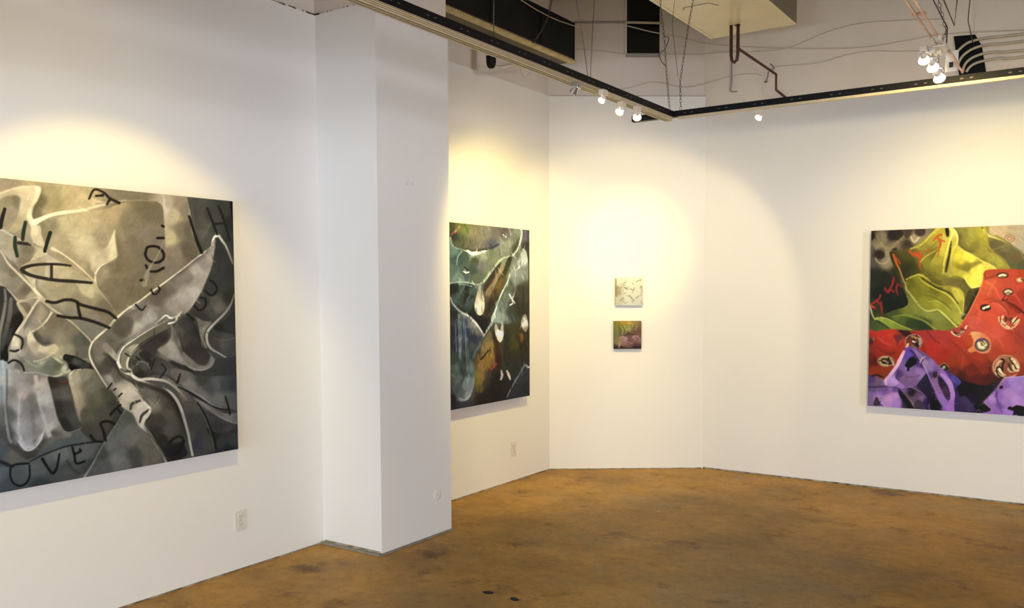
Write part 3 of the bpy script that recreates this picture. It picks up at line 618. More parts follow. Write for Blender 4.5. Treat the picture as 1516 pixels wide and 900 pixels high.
    # dark valley below the wing
    b.poly([(280, 463), (290, 472), (296, 500), (300, 515), (320, 530), (365, 530), (365, 590), (300, 560), (265, 545), (240, 530), (215, 520), (205, 512), (225, 496), (250, 484), (262, 474)],
           [(275, 480, '494840'), (285, 495, '3f3f37'), (278, 500, '4e4a40'), (262, 490, '5d574b'), (255, 510, '8b8173'), (250, 520, '80776a'), (240, 500, '3f3a32'), (225, 508, '45403a'), (275, 520, '3b3932'), (290, 525, '423c38'), (268, 525, '77705f'), (320, 545, '43443f'), (340, 550, '3e403f'), (300, 540, '46453e'), (280, 545, '37352f'), (260, 540, '3a372f')])
    b.poly([(252, 480), (256, 484), (260, 500), (266, 520), (274, 538), (262, 536), (240, 524), (232, 516), (245, 508), (252, 496)], [(255, 490, '8b8376'), (252, 510, '968c7d'), (242, 518, '8c8272'), (262, 525, '90877a'), (258, 500, '817869')], 2, .9)
    b.line([(264, 492), (268, 508), (272, 522), (278, 536)], [1.5, 2, 2], '35332c', .7, 1)
    b.poly([(270, 520), (282, 530), (300, 540), (308, 535), (312, 526), (318, 532), (312, 543), (298, 548), (282, 545), (272, 535)], [(282, 538, '7b7466'), (298, 545, '827c70'), (312, 532, '78736a')], 1.4, .9)
    b.line([(270, 535), (282, 544), (298, 547), (311, 541), (314, 530), (310, 522)], [2, 2.4, 3, 3, 2.4, 1.6], ['7f786b', '8c857a', '8a8479', '7e796f', '6a665d'], .85)
    b.poly([(284, 500), (296, 512), (308, 525), (306, 538), (294, 540), (284, 530), (276, 515)], [(290, 515, '413b35'), (300, 530, '4c423c')], 2.5, .8)
    # inner second edge, roll
    b.line([(230, 478), (215, 488), (198, 499), (184, 509), (176, 519), (173, 530), (175, 540), (183, 549), (196, 555)], [4, 4, 4, 4, 4.4, 4.6, 4.6, 4, 3.4], ['c0b7a4', 'bcb29c', 'c4ba9f', 'c6bca0', 'c9bfa4', 'c9bfa4', 'b5ab96'], .95, .8)
    b.line([(265, 466), (252, 470), (244, 466), (234, 474), (222, 484)], [2, 3, 2.4, 3, 3.4], ['a79d8b', 'cdc4b4', 'bdb3a1', 'bcb29d'], .95, .6)
    b.line([(248, 478), (258, 475), (262, 466), (268, 460)], [2.4, 3, 2.4, 2], ['c9c0b0', 'd3cabb', 'b5ab9a', 'a1978a'], .95)
    b.poly([(180, 520), (190, 512), (205, 504), (225, 492), (245, 482), (232, 494), (212, 508), (198, 520), (190, 535), (186, 546), (178, 540)], [(185, 525, '837a66'), (205, 506, '746b58'), (225, 494, '6b6352'), (190, 530, '8a8069'), (195, 515, 'a49a7c')], 1, .9)
    b.line([(202, 510), (195, 520), (188, 532), (187, 542), (193, 548), (196, 556), (204, 562)], [3, 3.4, 3.4, 3, 3.4, 4, 4], ['b5ab8b', 'c3b999', 'c4ba9c', 'b0a68d', 'bbb19a', 'c4baa4'], .92)
    b.poly([(194, 535), (204, 528), (216, 532), (226, 542), (228, 552), (214, 558), (200, 556), (194, 548), (198, 542)], [(200, 545, '4a483b'), (212, 540, '57554a'), (222, 550, '4b4a3d'), (205, 552, '35342b')], 1.2, .95)
    b.line([(200, 540), (206, 534), (216, 537), (222, 546)], [2, 2.5, 2.5, 1.5], '7a766a', .8, 1)
    b.line([(178, 545), (184, 549), (192, 548)], [3, 3, 2], '3f3830', .75, 1)
    b.poly([(204, 524), (212, 518), (226, 524), (244, 535), (256, 548), (250, 560), (232, 556), (226, 545), (214, 533)], [(215, 525, '38372e'), (228, 535, '4d4c42'), (240, 545, '57544b'), (248, 555, '625d54')], 1.5, .95)
    # long twin ridges running down right
    b.poly([(205, 560), (225, 558), (245, 565), (262, 580), (272, 605), (278, 640), (284, 670), (322, 664), (318, 640), (305, 610), (290, 590), (280, 582), (262, 570), (248, 560)],
           [(230, 562, '8f8675'), (250, 568, '77705f'), (268, 590, '6a6356'), (275, 600, '57534a'), (285, 620, '4a4840'), (290, 600, '585449'), (300, 640, '494742'), (290, 655, '46434a'), (310, 655, '4e4b42'), (280, 650, '5a574c')])
    b.poly([(200, 566), (222, 568), (240, 578), (256, 596), (264, 620), (272, 655), (276, 674), (246, 684), (232, 660), (220, 640), (214, 618), (222, 600), (212, 585)],
           [(215, 580, '6e6657'), (235, 590, '5f584a'), (228, 600, '776f5e'), (225, 595, '8a816e'), (245, 610, '615b4c'), (236, 620, '4a473c'), (250, 640, '5b574b'), (240, 650, '37362e'), (230, 640, '3e3d35'), (262, 650, '4f4c42'), (255, 665, '2a2927'), (222, 620, '4a4639'), (250, 600, '534a3d'), (265, 660, '26252a')])
    b.line([(205, 561), (225, 560), (245, 564), (258, 572), (270, 584), (276, 592)], [3.5, 4, 3.5, 3, 2.4, 2], ['bab09c', 'aba18e', '978e7d', '877e6f', '6f685b'], .9)
    b.line([(196, 556), (212, 565), (232, 572), (248, 578), (260, 590), (268, 606), (273, 622), (278, 640), (282, 660), (285, 674)], [4, 4, 3, 4, 4.4, 4.4, 4, 3.6, 3.4, 3.4], ['c4baa4', 'b3a994', 'a1988a', 'a49b8c', 'a29a8a', '9c9485', '9b9384', 'a19a8a', 'a39c8c'], .93)
    b.shade([(200, 562), (222, 568), (240, 574), (252, 584), (262, 600), (268, 620)], 9, '2c271e', .75, 1)
    b.line([(222, 574), (240, 580), (254, 594)], [3, 5, 3], '4a3a30', .6, 1.5)
    # right lower folds
    b.poly([(255, 545), (275, 548), (300, 556), (365, 560), (365, 606), (338, 604), (318, 598), (298, 588), (280, 576), (262, 566), (252, 556)],
           [(265, 555, '6e675d'), (280, 570, '79736a'), (300, 560, '4b4943'), (310, 575, '55544e'), (330, 570, '4b4e4d'), (325, 590, '6d6a61'), (340, 590, '5c5c58'), (345, 570, '3f4244'), (300, 585, '716c62'), (322, 570, '5d5f5a')])
    b.line([(262, 569), (278, 576), (296, 586), (312, 597), (326, 603), (340, 607)], [1.4, 2, 2, 2, 2], '8d887c', .8, .7)
    b.line([(263, 572), (280, 580), (296, 590), (312, 600), (328, 605), (340, 607)], [2, 2.4, 2, 2, 2.4], '191814', .85, .7)
    b.poly([(285, 588), (300, 594), (318, 604), (335, 612), (365, 612), (365, 632), (338, 624), (318, 614), (300, 602)], [(300, 598, '726c63'), (320, 610, '6b665e'), (340, 620, '76706a'), (350, 622, '6a6660')], 1.2, .95)
    b.line([(290, 590), (304, 600), (322, 614), (338, 623), (352, 627)], [2, 2, 2.4, 2.4, 2], '807a70', .7)
    b.poly([(296, 604), (312, 614), (330, 626), (365, 630), (365, 650), (330, 642), (314, 636), (304, 622)], [(310, 618, '4b4a47'), (325, 630, '403f3c'), (340, 635, '4f4c48'), (345, 642, '35342f')], 1.5, .9)
    b.poly([(306, 634), (325, 642), (366, 644), (366, 690), (320, 690), (316, 655)], [(315, 645, '2b2b28'), (330, 655, '3f4140'), (345, 655, '434544'), (340, 664, '2c2e30')], 1.5, .95)
    b.line([(292, 596), (302, 612), (311, 632), (318, 650), (321, 670)], [3, 3, 2.4, 2.4, 3], '1a1916', .85, 1)
    b.line([(288, 594), (298, 608), (308, 630), (314, 648), (318, 670)], [1.2, 1.2], '6a655a', .7, .6)
    # knot
    b.poly([(178, 575), (198, 572), (206, 588), (214, 594), (222, 606), (214, 618), (210, 632), (204, 628), (196, 612), (184, 604), (176, 596)], [(190, 585, 'aca18a'), (200, 592, 'a49a84'), (192, 600, '9d927d'), (208, 600, 'b0a590'), (205, 615, 'aaa08d')], 1.5)
    b.line([(192, 604), (194, 597), (200, 594), (206, 592)], [3.5, 4, 4, 3], '3e362b', .85, 1.4)
    b.line([(206, 624), (209, 614), (216, 608), (220, 604)], [3, 4, 3.5, 2], '37312a', .85, 1.2)
    b.line([(212, 594), (221, 604), (219, 612), (211, 622), (210, 630), (220, 640), (230, 656), (238, 668), (246, 684)], [3, 4, 4, 5, 5.4, 4, 3.6, 3.4, 3.4], ['b5ab98', 'bbb19c', 'b2a894', 'a8a08e', 'a9a190', 'a59d8b', '989079', '9c947e', 'aaa28e'], .93)
    b.shade([(212, 632), (220, 642), (231, 658), (240, 672), (246, 684)], 9, '24231d', .55, -1)
    b.poly([(200, 568), (212, 580), (220, 592), (232, 598), (228, 580), (215, 570)], '70685a', 2, .7)
    b.line([(222, 606), (230, 598), (236, 590)], [1.5, 2, 1.5], '938b77', .6, 1.5)
    b.poly([(150, 513), (156, 506), (166, 516), (174, 528), (172, 534), (160, 524)], [(158, 514, '8f8671'), (168, 528, 'aaa08a')], 1, .8)
    b.line([(152, 522), (160, 526), (170, 540), (176, 552), (190, 562), (210, 572)], [3, 4, 5, 4, 4, 3], ['4c453a', '3a342c', '3c362d', '423c31'], .65, 2)
    b.grain(.07, 3, 7, 3, .5); b.grain(.05, 8, 3, 9, .2); b.grain(.10, 16, 14, 5)
    m = b.I.mean(-1, keepdims=True); b.I = np.clip(b.I*(1+.42*(m-98)/100), 0, 255)
    b.brushy(240, 31, (0, 266, 352, 720), 16, 3, .9, .10, .4)
    b.shade([(150, 490), (165, 476), (190, 462), (215, 446)], 10, '5a5142', .45, 1)
    b.shade([(172, 530), (180, 512), (200, 498), (222, 484), (246, 470)], 9, '2c2822', .6, -1)
    b.shade([(188, 545), (192, 524), (206, 508), (232, 492)], 8, '1e1b17', .6, 1)
    b.shade([(134, 512), (133, 526), (146, 552), (162, 576), (178, 592)], 10, '3a352b', .5, -1)
    b.shade([(56, 438), (72, 452), (90, 465), (110, 480), (130, 500)], 8, '4e473a', .4, -1)
    b.shade([(240, 299), (243, 340), (242, 390)], 10, '5c5140', .45, 1) if False else None
    b.shade([(284, 300), (290, 350), (298, 372)], 16, '2e2d27', .4, -1)
    b.shade([(60, 446), (72, 460), (62, 478), (48, 490)], 6, '50493a', .5, 1)
    b.shade([(270, 468), (284, 474), (296, 500), (306, 520)], 10, '23211c', .6, 1)
    b.shade([(262, 470), (256, 486), (262, 508), (272, 530)], 7, '2a2822', .45, 1)
    b.shade([(196, 560), (214, 568), (238, 576), (256, 592), (268, 618), (276, 650)], 10, '1d1a14', .55, 1)
    b.shade([(205, 556), (228, 553), (250, 558), (270, 575), (290, 592)], 6, '26241e', .5, -1)
    # lettering
    K = '17130f'
    b.text([[(7, 311), (3, 325), (1, 338)]], [5, 6, 5]); b.text([[(37, 330), (34, 345), (33, 355)]], [5, 6, 5], '1b261d')
    b.text([[(22, 352), (22, 365), (25, 379)]], [5, 6, 5], '1b2a1d'); b.text([[(27, 360), (38, 361), (45, 363)]], [5, 5, 2], '2a1f1a')
    b.text([[(73, 345), (69, 358), (65, 372)]], [6, 5.5, 5], '161c13')
    b.text([[(130, 295), (136, 283), (143, 282), (153, 287), (160, 294), (174, 301)], [(156, 303), (160, 297)], [(140, 291), (150, 290)]], [3.4, 3.6, 4.6], '221b14')
    b.text([[(240, 335), (238, 334)], [(231, 352), (240, 352)]], 4, K); 
    b.line([(214, 372), (216, 366), (224, 364), (233, 366), (240, 374), (240, 382), (234, 387), (226, 388), (217, 384), (213, 376), (214, 372)], 4, K, .92)
    b.text([[(220, 401), (230, 401), (240, 396)], [(214, 392), (216, 396)], [(206, 414), (211, 414)]], [3.5, 4.4], K)
    b.line([(240, 358), (236, 368), (229, 382), (222, 392), (217, 402), (212, 420)], [1.4, 1.8, 2, 3, 6, 8], 'b0a68c', .6, 1)
    b.text([[(222, 428), (225, 434), (230, 434), (235, 428), (233, 424)]], [3, 2.6, 3], K); b.text([[(199, 450), (208, 458), (214, 452)]], [3, 3, 2], '211b15')
    b.text([[(278, 320), (284, 338), (290, 356), (297, 373)]], [4, 4, 5, 5], '191712')
    b.text([[(305, 308), (312, 325), (320, 346)], [(322, 305), (330, 325), (339, 355)], [(316, 331), (328, 330)]], [3.6, 3.6, 3.6], '1e1d19')
    b.text([[(310, 414), (316, 418), (320, 426), (317, 434), (310, 436), (303, 430)], [(296, 440), (302, 441), (304, 448), (300, 456), (292, 458), (287, 452)], [(276, 464), (286, 473)]], 3.2, '191814')
    b.text([[(103, 393), (85, 391), (62, 391), (45, 393), (32, 398), (38, 404), (52, 409), (80, 414), (110, 416), (134, 418)]], [3, 4, 4, 5, 6, 5, 5, 5, 4], '231c15')
    b.text([[(75, 392), (75, 412)]], 4.4, '2b231a'); b.line([(71, 394), (71, 410)], 2.4, 'b5ab8c', .7)
    b.text([[(68, 445), (80, 447), (95, 443), (108, 444), (118, 450), (140, 456), (158, 461), (170, 470)], [(84, 466), (100, 469), (118, 470), (140, 476), (160, 484)], [(113, 446), (115, 458), (118, 469)]], [4.5, 4.5, 4.8, 4.4], '1d1712')
    b.text([[(20, 493), (27, 496), (32, 500), (33, 507), (31, 514)], [(15, 517), (22, 518), (27, 516)]], [3, 3.6, 3], '1d1a17')
    b.text([[(12, 535), (20, 531), (28, 534), (33, 540), (35, 546)]], 3.2, '171512')
    b.text([[(158, 574), (164, 566)], [(167, 576), (170, 574)], [(174, 586), (179, 581)]], 2.6, '201b15')
    b.text([[(162, 612), (170, 604), (177, 598)], [(172, 603), (178, 610)]], 3.6, '171610')
    b.text([[(155, 650), (152, 637), (148, 625), (158, 622), (168, 626)], [(133, 643), (140, 651), (150, 652)]], [4.4, 4, 4], '171611')
    b.text([[(15, 690), (15, 702), (20, 712), (29, 716), (38, 712), (43, 702), (43, 686)], [(15, 687), (25, 684), (42, 683)]], [3, 3.6, 3.6, 3], '0f1314')
    b.text([[(62, 677), (70, 690), (77, 698), (83, 690), (87, 670)]], [5, 4, 4, 3], '0e100e')
    b.text([[(106, 660), (109, 672), (112, 684), (124, 681)], [(110, 670), (118, 666), (117, 663)]], [3.6, 3.4], '0e0f0d')
    b.text([[(250, 655), (258, 648), (266, 646), (272, 652), (268, 662), (260, 672)]], 4, '141310', .8)
    b.text([[(184, 522), (190, 526)], [(200, 527), (206, 532)], [(216, 532), (222, 534), (220, 541)], [(228, 530), (222, 546)], [(238, 538), (244, 546), (236, 558)]], 2.4, '191713', .8)
    b.text([[(266, 553), (262, 565)], [(334, 587), (338, 600), (341, 613)]], [2.6, 3.2], '15130f')
    return b.I
def art_alcove(X, Y):
    b = Brush(X, Y, '3c3f36')
    b.I = b.field([(668, 333, '4a4c2a'), (680, 335, '6a6c3c'), (690, 340, '71763e'), (700, 345, '7c7455'), (710, 350, '7e765c'), (720, 345, '7a7262'), (735, 345, '6d6558'), (745, 342, '5f564e'), (750, 350, '6e6860'), (670, 350, '34362a'), (682, 358, '55583a'), (695, 362, '66624a'), (710, 365, '70685a'), (728, 362, '5a585e'),
                   (670, 370, '566860'), (680, 385, '3a4c46'), (670, 400, '5c6e60'), (690, 400, '4a5a50'), (700, 385, '6c7660'), (712, 385, '77715e'), (722, 390, '6e7260'), (735, 378, '6a7058'), (715, 405, '4c5446'), (705, 410, '5c6250'), (672, 412, '6e8074'), (745, 365, '8a8c78'), (758, 355, '7c7c68'), (765, 360, '6b6e56'), (760, 370, '5c5c44'),
                   (778, 350, '625a64'), (780, 365, '3e2e2e'), (783, 380, '40302a'), (775, 375, '6f7464'), (772, 390, '878c7c'), (765, 400, '7c8272'), (760, 410, '6c705c'), (775, 405, '6c6c58'), (780, 420, '4e4838'), (770, 430, '54503c'), (760, 440, '4c4834'), (750, 450, '585a44'), (745, 470, '4c5444'), (765, 455, '3c3426'), (778, 450, '40382a'),
                   (740, 400, '54563a'), (735, 410, '4a3e2c'), (745, 400, '7c7450'), (725, 430, '5a4c36'), (730, 445, '3c3426'), (738, 425, '6a5a34'), (672, 430, '242a24'), (680, 435, '3a443a'), (690, 430, '1a221c'), (698, 445, '3c4a42'), (690, 450, '202a26'), (700, 470, '1e2822'), (715, 475, '23201c'), (722, 465, '4a4434'), (668, 450, '4c5650'),
                   (672, 475, '1c2226'), (685, 480, '39424a'), (695, 490, '2c3640'), (680, 510, '3c4650'), (700, 510, '2a3240'), (668, 500, '20242a'), (690, 530, '3c463c'), (675, 540, '4c5a52'), (690, 560, '6a7670'), (675, 575, '444e4c'), (668, 590, '1c1a24'), (685, 590, '3c3c42'), (695, 580, '504c48'), (705, 560, '7a6030'), (715, 540, '7a5c28'),
                   (712, 570, '6a5422'), (725, 510, '6e5c30'), (722, 530, '7a5c26'), (730, 530, '5a3a20'), (735, 560, '1c1414'), (725, 575, '1a1210'), (715, 590, '1c1414'), (740, 585, '1a120e'), (755, 575, '241a16'), (740, 530, '34241a'), (745, 540, '2a3024'), (755, 520, '34341c'), (750, 500, '3a3a26'), (762, 490, '4a4220'), (765, 510, '544618'),
                   (775, 510, '3a2e14'), (780, 490, '3a3422'), (770, 530, '34301c'), (760, 545, '283024'), (775, 540, '2c302c'), (770, 565, '262c32'), (780, 575, '202428'), (765, 585, '262a30'), (736, 480, '5a5a48'), (742, 492, '4a4a3c'), (640, 400, '4c564c'), (640, 500, '333a3c'), (620, 560, '262c2c'), (640, 340, '5a5a3c')], p=3.4)
    # red bird upper left, top cloth
    b.line([(668, 348), (674, 343), (680, 336)], [4, 3.4, 3], ['7c3c34', 'a86a58', 'a87058'], .85, .9)
    b.line([(676, 350), (680, 356)], [4, 2], '2c4440', .8, 1.5)
    b.poly([(667, 354), (671, 364), (680, 368), (690, 371), (702, 376), (724, 371), (740, 364), (752, 354), (762, 338), (772, 338), (771, 356), (765, 372), (757, 380), (744, 383), (736, 389), (726, 402), (715, 418), (708, 421), (690, 418), (667, 420), (640, 420), (640, 350)],
           [(670, 372, '5c7068'), (678, 385, '3e544c'), (668, 400, '56685c'), (690, 380, '4a564a'), (700, 378, '828c74'), (702, 385, '4c5438'), (710, 380, '7c7c68'), (715, 378, '8c9078'), (725, 378, '6c7258'), (712, 395, '6a6a60'), (722, 395, '70745e'), (700, 400, '465246'), (690, 405, '4c5c50'), (680, 412, '6c7c70'), (705, 412, '606850'), (735, 382, '74785c'), (745, 372, '7c7e68'), (755, 362, '848470'), (765, 350, '6e705a'), (762, 365, '585a40'), (768, 345, '7a8068'), (655, 390, '50625a')], 1)
    b.line([(667, 352), (669, 360), (674, 366), (684, 369), (692, 372), (700, 376), (712, 374), (724, 370)], [2, 2.6, 3, 2.4, 3.4, 5, 4, 2], ['98a494', 'aab6a4', 'a8b09c', 'a0aa94', 'b4bca4', 'bcc4ac', 'b4baa0', '7c8470'], .9)
    b.line([(730, 366), (738, 362)], 3, '3c4068', .8, 1)
    b.shade([(667, 352), (669, 360), (674, 366), (684, 369), (692, 371), (700, 373), (712, 371), (724, 369), (738, 363)], 5, '2a2c1c', .7, -1)
    b.line([(772, 338), (772, 350), (769, 362), (764, 372), (757, 379), (747, 382), (740, 386), (734, 393), (727, 402), (720, 412), (714, 419), (707, 422), (695, 419), (680, 418), (667, 420)],
           [3, 3, 3, 3, 3.4, 3.4, 3, 3, 3.4, 3.4, 3.4, 3.6, 3, 3, 3], ['b0b8a0', 'a4ac94', '9ca48c', '98a088', 'a4ac90', '98a080', '9ca48c', '98a08c', 'a4ac98', '8c988c', '84948c'], .9)
    b.line([(756, 378), (764, 366), (768, 352)], [2, 5, 3], '40402a', .6, 1.5)
    b.poly([(667, 421), (690, 421), (708, 424), (705, 436), (700, 450), (695, 462), (686, 458), (676, 448), (667, 440)], [(672, 428, '20261e'), (684, 428, '4a5446'), (690, 426, '202820'), (680, 440, '424e44'), (692, 440, '1e2822'), (698, 430, '4a5a50'), (700, 448, '44524c'), (675, 445, '4c5a50')], 1.4, .9)
    b.line([(686, 424), (678, 440), (674, 446)], [3, 4, 3], '56645a', .7, 1.5)
    b.line([(690, 452), (696, 436), (699, 424)], [4, 4, 3], ['6a766c', '5c6a5e', '3c483e'], .5, 2)
    # warm bands
    b.poly([(744, 384), (750, 384), (745, 398), (736, 416), (728, 434), (720, 450), (716, 444), (720, 428), (730, 410), (738, 396)], [(748, 387, '7e8068'), (742, 400, '8a7c58'), (733, 415, '8c7658'), (724, 432, '84704e'), (720, 445, '64503a')], 1, .95)
    b.poly([(752, 382), (758, 382), (752, 400), (742, 420), (732, 440), (726, 460), (718, 470), (722, 452), (732, 430), (744, 404)], [(754, 385, '34381e'), (748, 402, '403c20'), (738, 420, '7a5c24'), (732, 436, '5a4420'), (726, 452, '382c1c')], 1, .95)
    b.poly([(718, 420), (730, 402), (738, 392), (742, 390), (734, 408), (724, 424), (716, 432)], '3e3024', 1.2, .8)
    # big right sheet with edge
    b.poly([(753, 406), (760, 396), (768, 384), (774, 368), (780, 376), (782, 396), (782, 440), (776, 470), (750, 480), (735, 478), (728, 476), (738, 450), (748, 428)],
           [(770, 388, '959a88'), (774, 384, 'a0a492'), (766, 400, '7e8474'), (762, 416, '7c8070'), (778, 402, '7a7e6c'), (756, 420, '5c6450'), (752, 440, '687060'), (745, 455, '6c7668'), (768, 430, '4a4432'), (776, 430, '4a4434'), (762, 446, '3e3828'), (756, 460, '44483a'), (770, 460, '3a3424'), (760, 404, '868a78'), (740, 468, '808a7c')], 1)
    b.line([(764, 400), (770, 394), (774, 386)], [2, 3.4, 2.4], 'b4b8a8', .75, 1)
    b.line([(762, 418), (763, 428), (760, 438)], [3, 3, 2], '7c8272', .6, 2); b.line([(774, 425), (775, 440), (774, 455)], [2, 3, 2], '2e281c', .6, 1.5)
    b.line([(756, 398), (754, 410), (748, 424), (742, 436), (737, 448), (733, 460), (729, 470), (727, 480), (720, 490), (714, 500), (708, 512), (702, 524), (697, 534)],
           [1.6, 2, 2.4, 2.4, 2.6, 3, 3.4, 3.6, 3.4, 3, 3, 4, 5], ['8c947c', 'a0a890', 'a4ac96', '98a28c', '949e8c', '9aa494', 'a0a898', '98a090', '949a8c', '8c9484', '707c6c', '5c6a5c', '4c5a4e'], .93)
    b.line([(733, 462), (740, 455), (744, 462)], [3, 3, 2], '78847a', .6, 1.2)
    # left ridge and vault
    b.poly([(667, 442), (676, 456), (690, 466), (702, 476), (710, 486), (716, 496), (712, 506), (704, 518), (698, 530), (692, 536), (680, 534), (668, 540), (640, 540), (640, 440)],
           [(668, 452, '2c3438'), (675, 462, '1e2428'), (684, 466, '5a6464'), (690, 476, '4a5258'), (698, 480, '7a7c72'), (704, 490, '68685c'), (690, 492, '2e3850'), (700, 500, '343a48'), (684, 500, '48545c'), (676, 495, '262e34'), (672, 510, '2a3236'), (682, 520, '3c4850'), (692, 515, '343c44'), (698, 515, '4a5450'), (690, 530, '3c4a48'), (670, 530, '3c463c')], 1)
    b.line([(667, 441), (671, 450), (680, 460), (692, 467), (700, 474), (706, 481), (712, 489), (716, 497)], [2, 2, 2.4, 3, 3.4, 3.6, 3.6, 3], ['8a928e', '9aa29c', '8c948e', 'a09c90', 'b4ac98', 'b8b29c', 'a8a48e', '8c8c7c'], .9)
    b.shade([(667, 441), (671, 450), (680, 460), (692, 467), (700, 474), (706, 481), (713, 490)], 9, '8a8c80', .4, 1)
    b.poly([(700, 466), (708, 472), (716, 480), (720, 472), (724, 470), (720, 484), (717, 494), (710, 484)], '1e181a', 1.2, .9)
    for x, y0, y1, o in ((679, 466, 530, .6), (682, 475, 520, .5), (686, 470, 500, .5), (689, 480, 530, .6), (692, 500, 535, .4), (681, 500, 545, .6)):
        b.line([(x, y0), (x+.5, (y0+y1)/2), (x+1, y1)], [1, 2, 1], '909a9c', o, 1)
    b.poly([(672, 545), (678, 534), (690, 530), (700, 536), (703, 552), (700, 572), (694, 588), (686, 592), (676, 588), (671, 570)], [(676, 545, '5a665e'), (684, 540, '3e4a44'), (686, 550, '3a4440'), (694, 545, '66726c'), (680, 560, '5a6662'), (690, 565, '6c7674'), (697, 570, '747e7a'), (684, 580, '565e5c'), (692, 584, '80867e'), (676, 575, '4a5450')], 2, .95)
    b.line([(676, 590), (686, 592), (694, 587), (699, 575), (702, 560)], [2, 2.6, 2.6, 2], '8a918c', .7, 1.2)
    b.line([(682, 545), (686, 556), (682, 568)], [3, 3], '2e3634', .6, 1.5)
    # ochre patch
    b.poly([(718, 500), (724, 490), (728, 494), (732, 510), (736, 530), (732, 540), (724, 545), (718, 560), (713, 580), (705, 578), (702, 560), (706, 545), (712, 530), (712, 512)], [(722, 500, '786a44'), (726, 512, '8c7438'), (720, 515, '8a7444'), (730, 525, '8a6a2c'), (722, 535, '8a6828'), (712, 540, '8a6a34'), (714, 555, '8c7030'), (708, 565, '7c6a2c'), (733, 536, '80602c'), (710, 574, '665a26')], 1.6, .92)
    b.poly([(728, 488), (736, 500), (740, 520), (740, 540), (736, 548), (733, 534), (731, 512)], [(732, 498, '3c2818'), (736, 515, '5a3818'), (738, 535, '3c1c14')], 1.4, .85)
    b.line([(727, 546), (731, 543), (735, 538)], [3, 3.4, 2], 'a8402f', .85, .9); b.line([(722, 545), (727, 548)], 3, '7c3c34', .6, 1.5)
    b.line([(712, 532), (716, 527), (719, 522), (725, 518)], [2.4, 3, 3.4, 1.6], '1a1610', .92, .6); b.line([(714, 526), (720, 520)], 1.5, 'a89464', .7)
    b.poly([(718, 548), (726, 552), (730, 562), (726, 572), (716, 578), (714, 566)], [(722, 556, '4c4438'), (724, 566, '40342c')], 2, .7)
    b.line([(727, 560), (728, 574), (730, 586)], [1.6, 2, 1.6], '100c0c', .8, 1)
    # tulips
    b.poly([(709, 420), (713, 424), (715, 434), (717, 445), (717, 456), (714, 465), (709, 467), (704, 462), (702, 452), (704, 442), (707, 430)], [(711, 426, '8c887a'), (711, 436, 'a09880'), (708, 448, 'b0a088'), (714, 450, 'c0aa88'), (709, 456, 'd8bc98'), (706, 460, 'b8a48a'), (713, 462, 'c8b494')], .8)
    b.line([(708, 444), (710, 452), (709, 460)], [2, 3, 3], 'e0c8a6', .75, 1); b.line([(712, 428), (713, 440), (714, 446)], 1.4, '70664e', .6)
    b.poly([(732, 484), (734, 479), (737, 486), (740, 489), (743, 479), (745, 488), (745, 498), (741, 507), (736, 503), (733, 494)], [(734, 484, '9c9480'), (739, 494, 'd8c4a6'), (743, 486, 'a89c84'), (739, 502, 'c8b896')], .8)
    b.line([(736, 490), (739, 498), (742, 494)], [2.4, 3], 'e2d0b2', .8)
    b.poly([(771, 478), (774, 468), (778, 466), (781, 474), (782, 484), (779, 492), (774, 488)], [(774, 474, '8c8672'), (778, 480, 'c0b298'), (780, 488, '8c7c60')], 1)
    b.line([(776, 472), (779, 480)], 2.6, 'd0c4a8', .8)
    b.line([(742, 549), (743, 556), (741, 562)], [2.6, 4, 2.6], 'b0a098', .9); b.line([(750, 549), (753, 556), (755, 562)], [2.6, 4, 2], 'bcaa98', .9)
    b.line([(741, 508), (743, 525), (745, 545)], [2, 2.4, 1.6], '4a443c', .7, 1.2)
    b.line([(743, 538), (748, 546), (758, 540)], [3, 5, 3], '34442c', .6, 2)
    b.poly([(769, 496), (773, 494), (775, 502), (771, 508)], '9a5a1c', 1.5, .85); b.line([(757, 500), (758, 518)], [3, 5], '5a5a24', .5, 3)
    # small white birds
    for st, w in (([(754, 436), (757, 442), (762, 449)], [2, 2.2, 1.4]), ([(755, 452), (758, 450)], 2), ([(686, 402), (690, 404), (694, 403)], [1.5, 2.6, 1.6]), ([(745, 347), (749, 351)], [1.4, 2])): b.line(st, w, 'cfcabc', .9, .6)
    b.line([(688, 396), (693, 400)], 2, '1e1c1c', .8); b.line([(745, 345), (748, 350)], 1.2, '4c2c24', .7)
    for st, w, c in (([(692, 371), (698, 374), (706, 373)], 2.2, 'e0e4d4'), ([(712, 373), (718, 372)], 2.4, 'dfe2d0'), ([(698, 424), (690, 422), (680, 421)], 1.2, '98a698'), ([(700, 475), (707, 482), (713, 491)], 1.4, 'd0c8b4'), ([(684, 464), (694, 468), (700, 474)], 1.2, 'bcb6a4'), ([(735, 455), (731, 466)], 1.6, 'c0c6b4'), ([(744, 430), (740, 440)], 1.2, 'b8bea8'), ([(760, 379), (766, 370), (770, 358)], 1.2, 'b8c0a4'), ([(778, 542), (783, 544)], 1.8, 'ccccc0'), ([(680, 588), (688, 591), (695, 585)], 1.2, '9aa09a'), ([(674, 480), (675, 500), (676, 520)], .9, '7c888c'), ([(684, 372), (678, 380), (676, 392)], 1.4, '8a9c90')):
        b.line(st, w, c, .8, .6)
    # lower right mound
    b.poly([(750, 587), (756, 575), (764, 562), (772, 550), (776, 542), (784, 546), (790, 600), (750, 600)], [(762, 575, '2c343a'), (774, 560, '30363a'), (780, 575, '22282c'), (770, 586, '2a2c32')], 1.4, .9)
    b.line([(750, 588), (756, 576), (762, 565), (768, 556), (773, 547), (777, 541), (781, 544), (785, 544)], [2, 2, 1.8, 2, 2, 3, 3.4, 3], ['6c6a64', '7c7a72', '86847c', '7e7a70', '909088', 'a8a89c'], .9)
    b.line([(734, 500), (736, 520), (734, 535)], [2, 3, 2], '3a1c12', .7, 1.5)
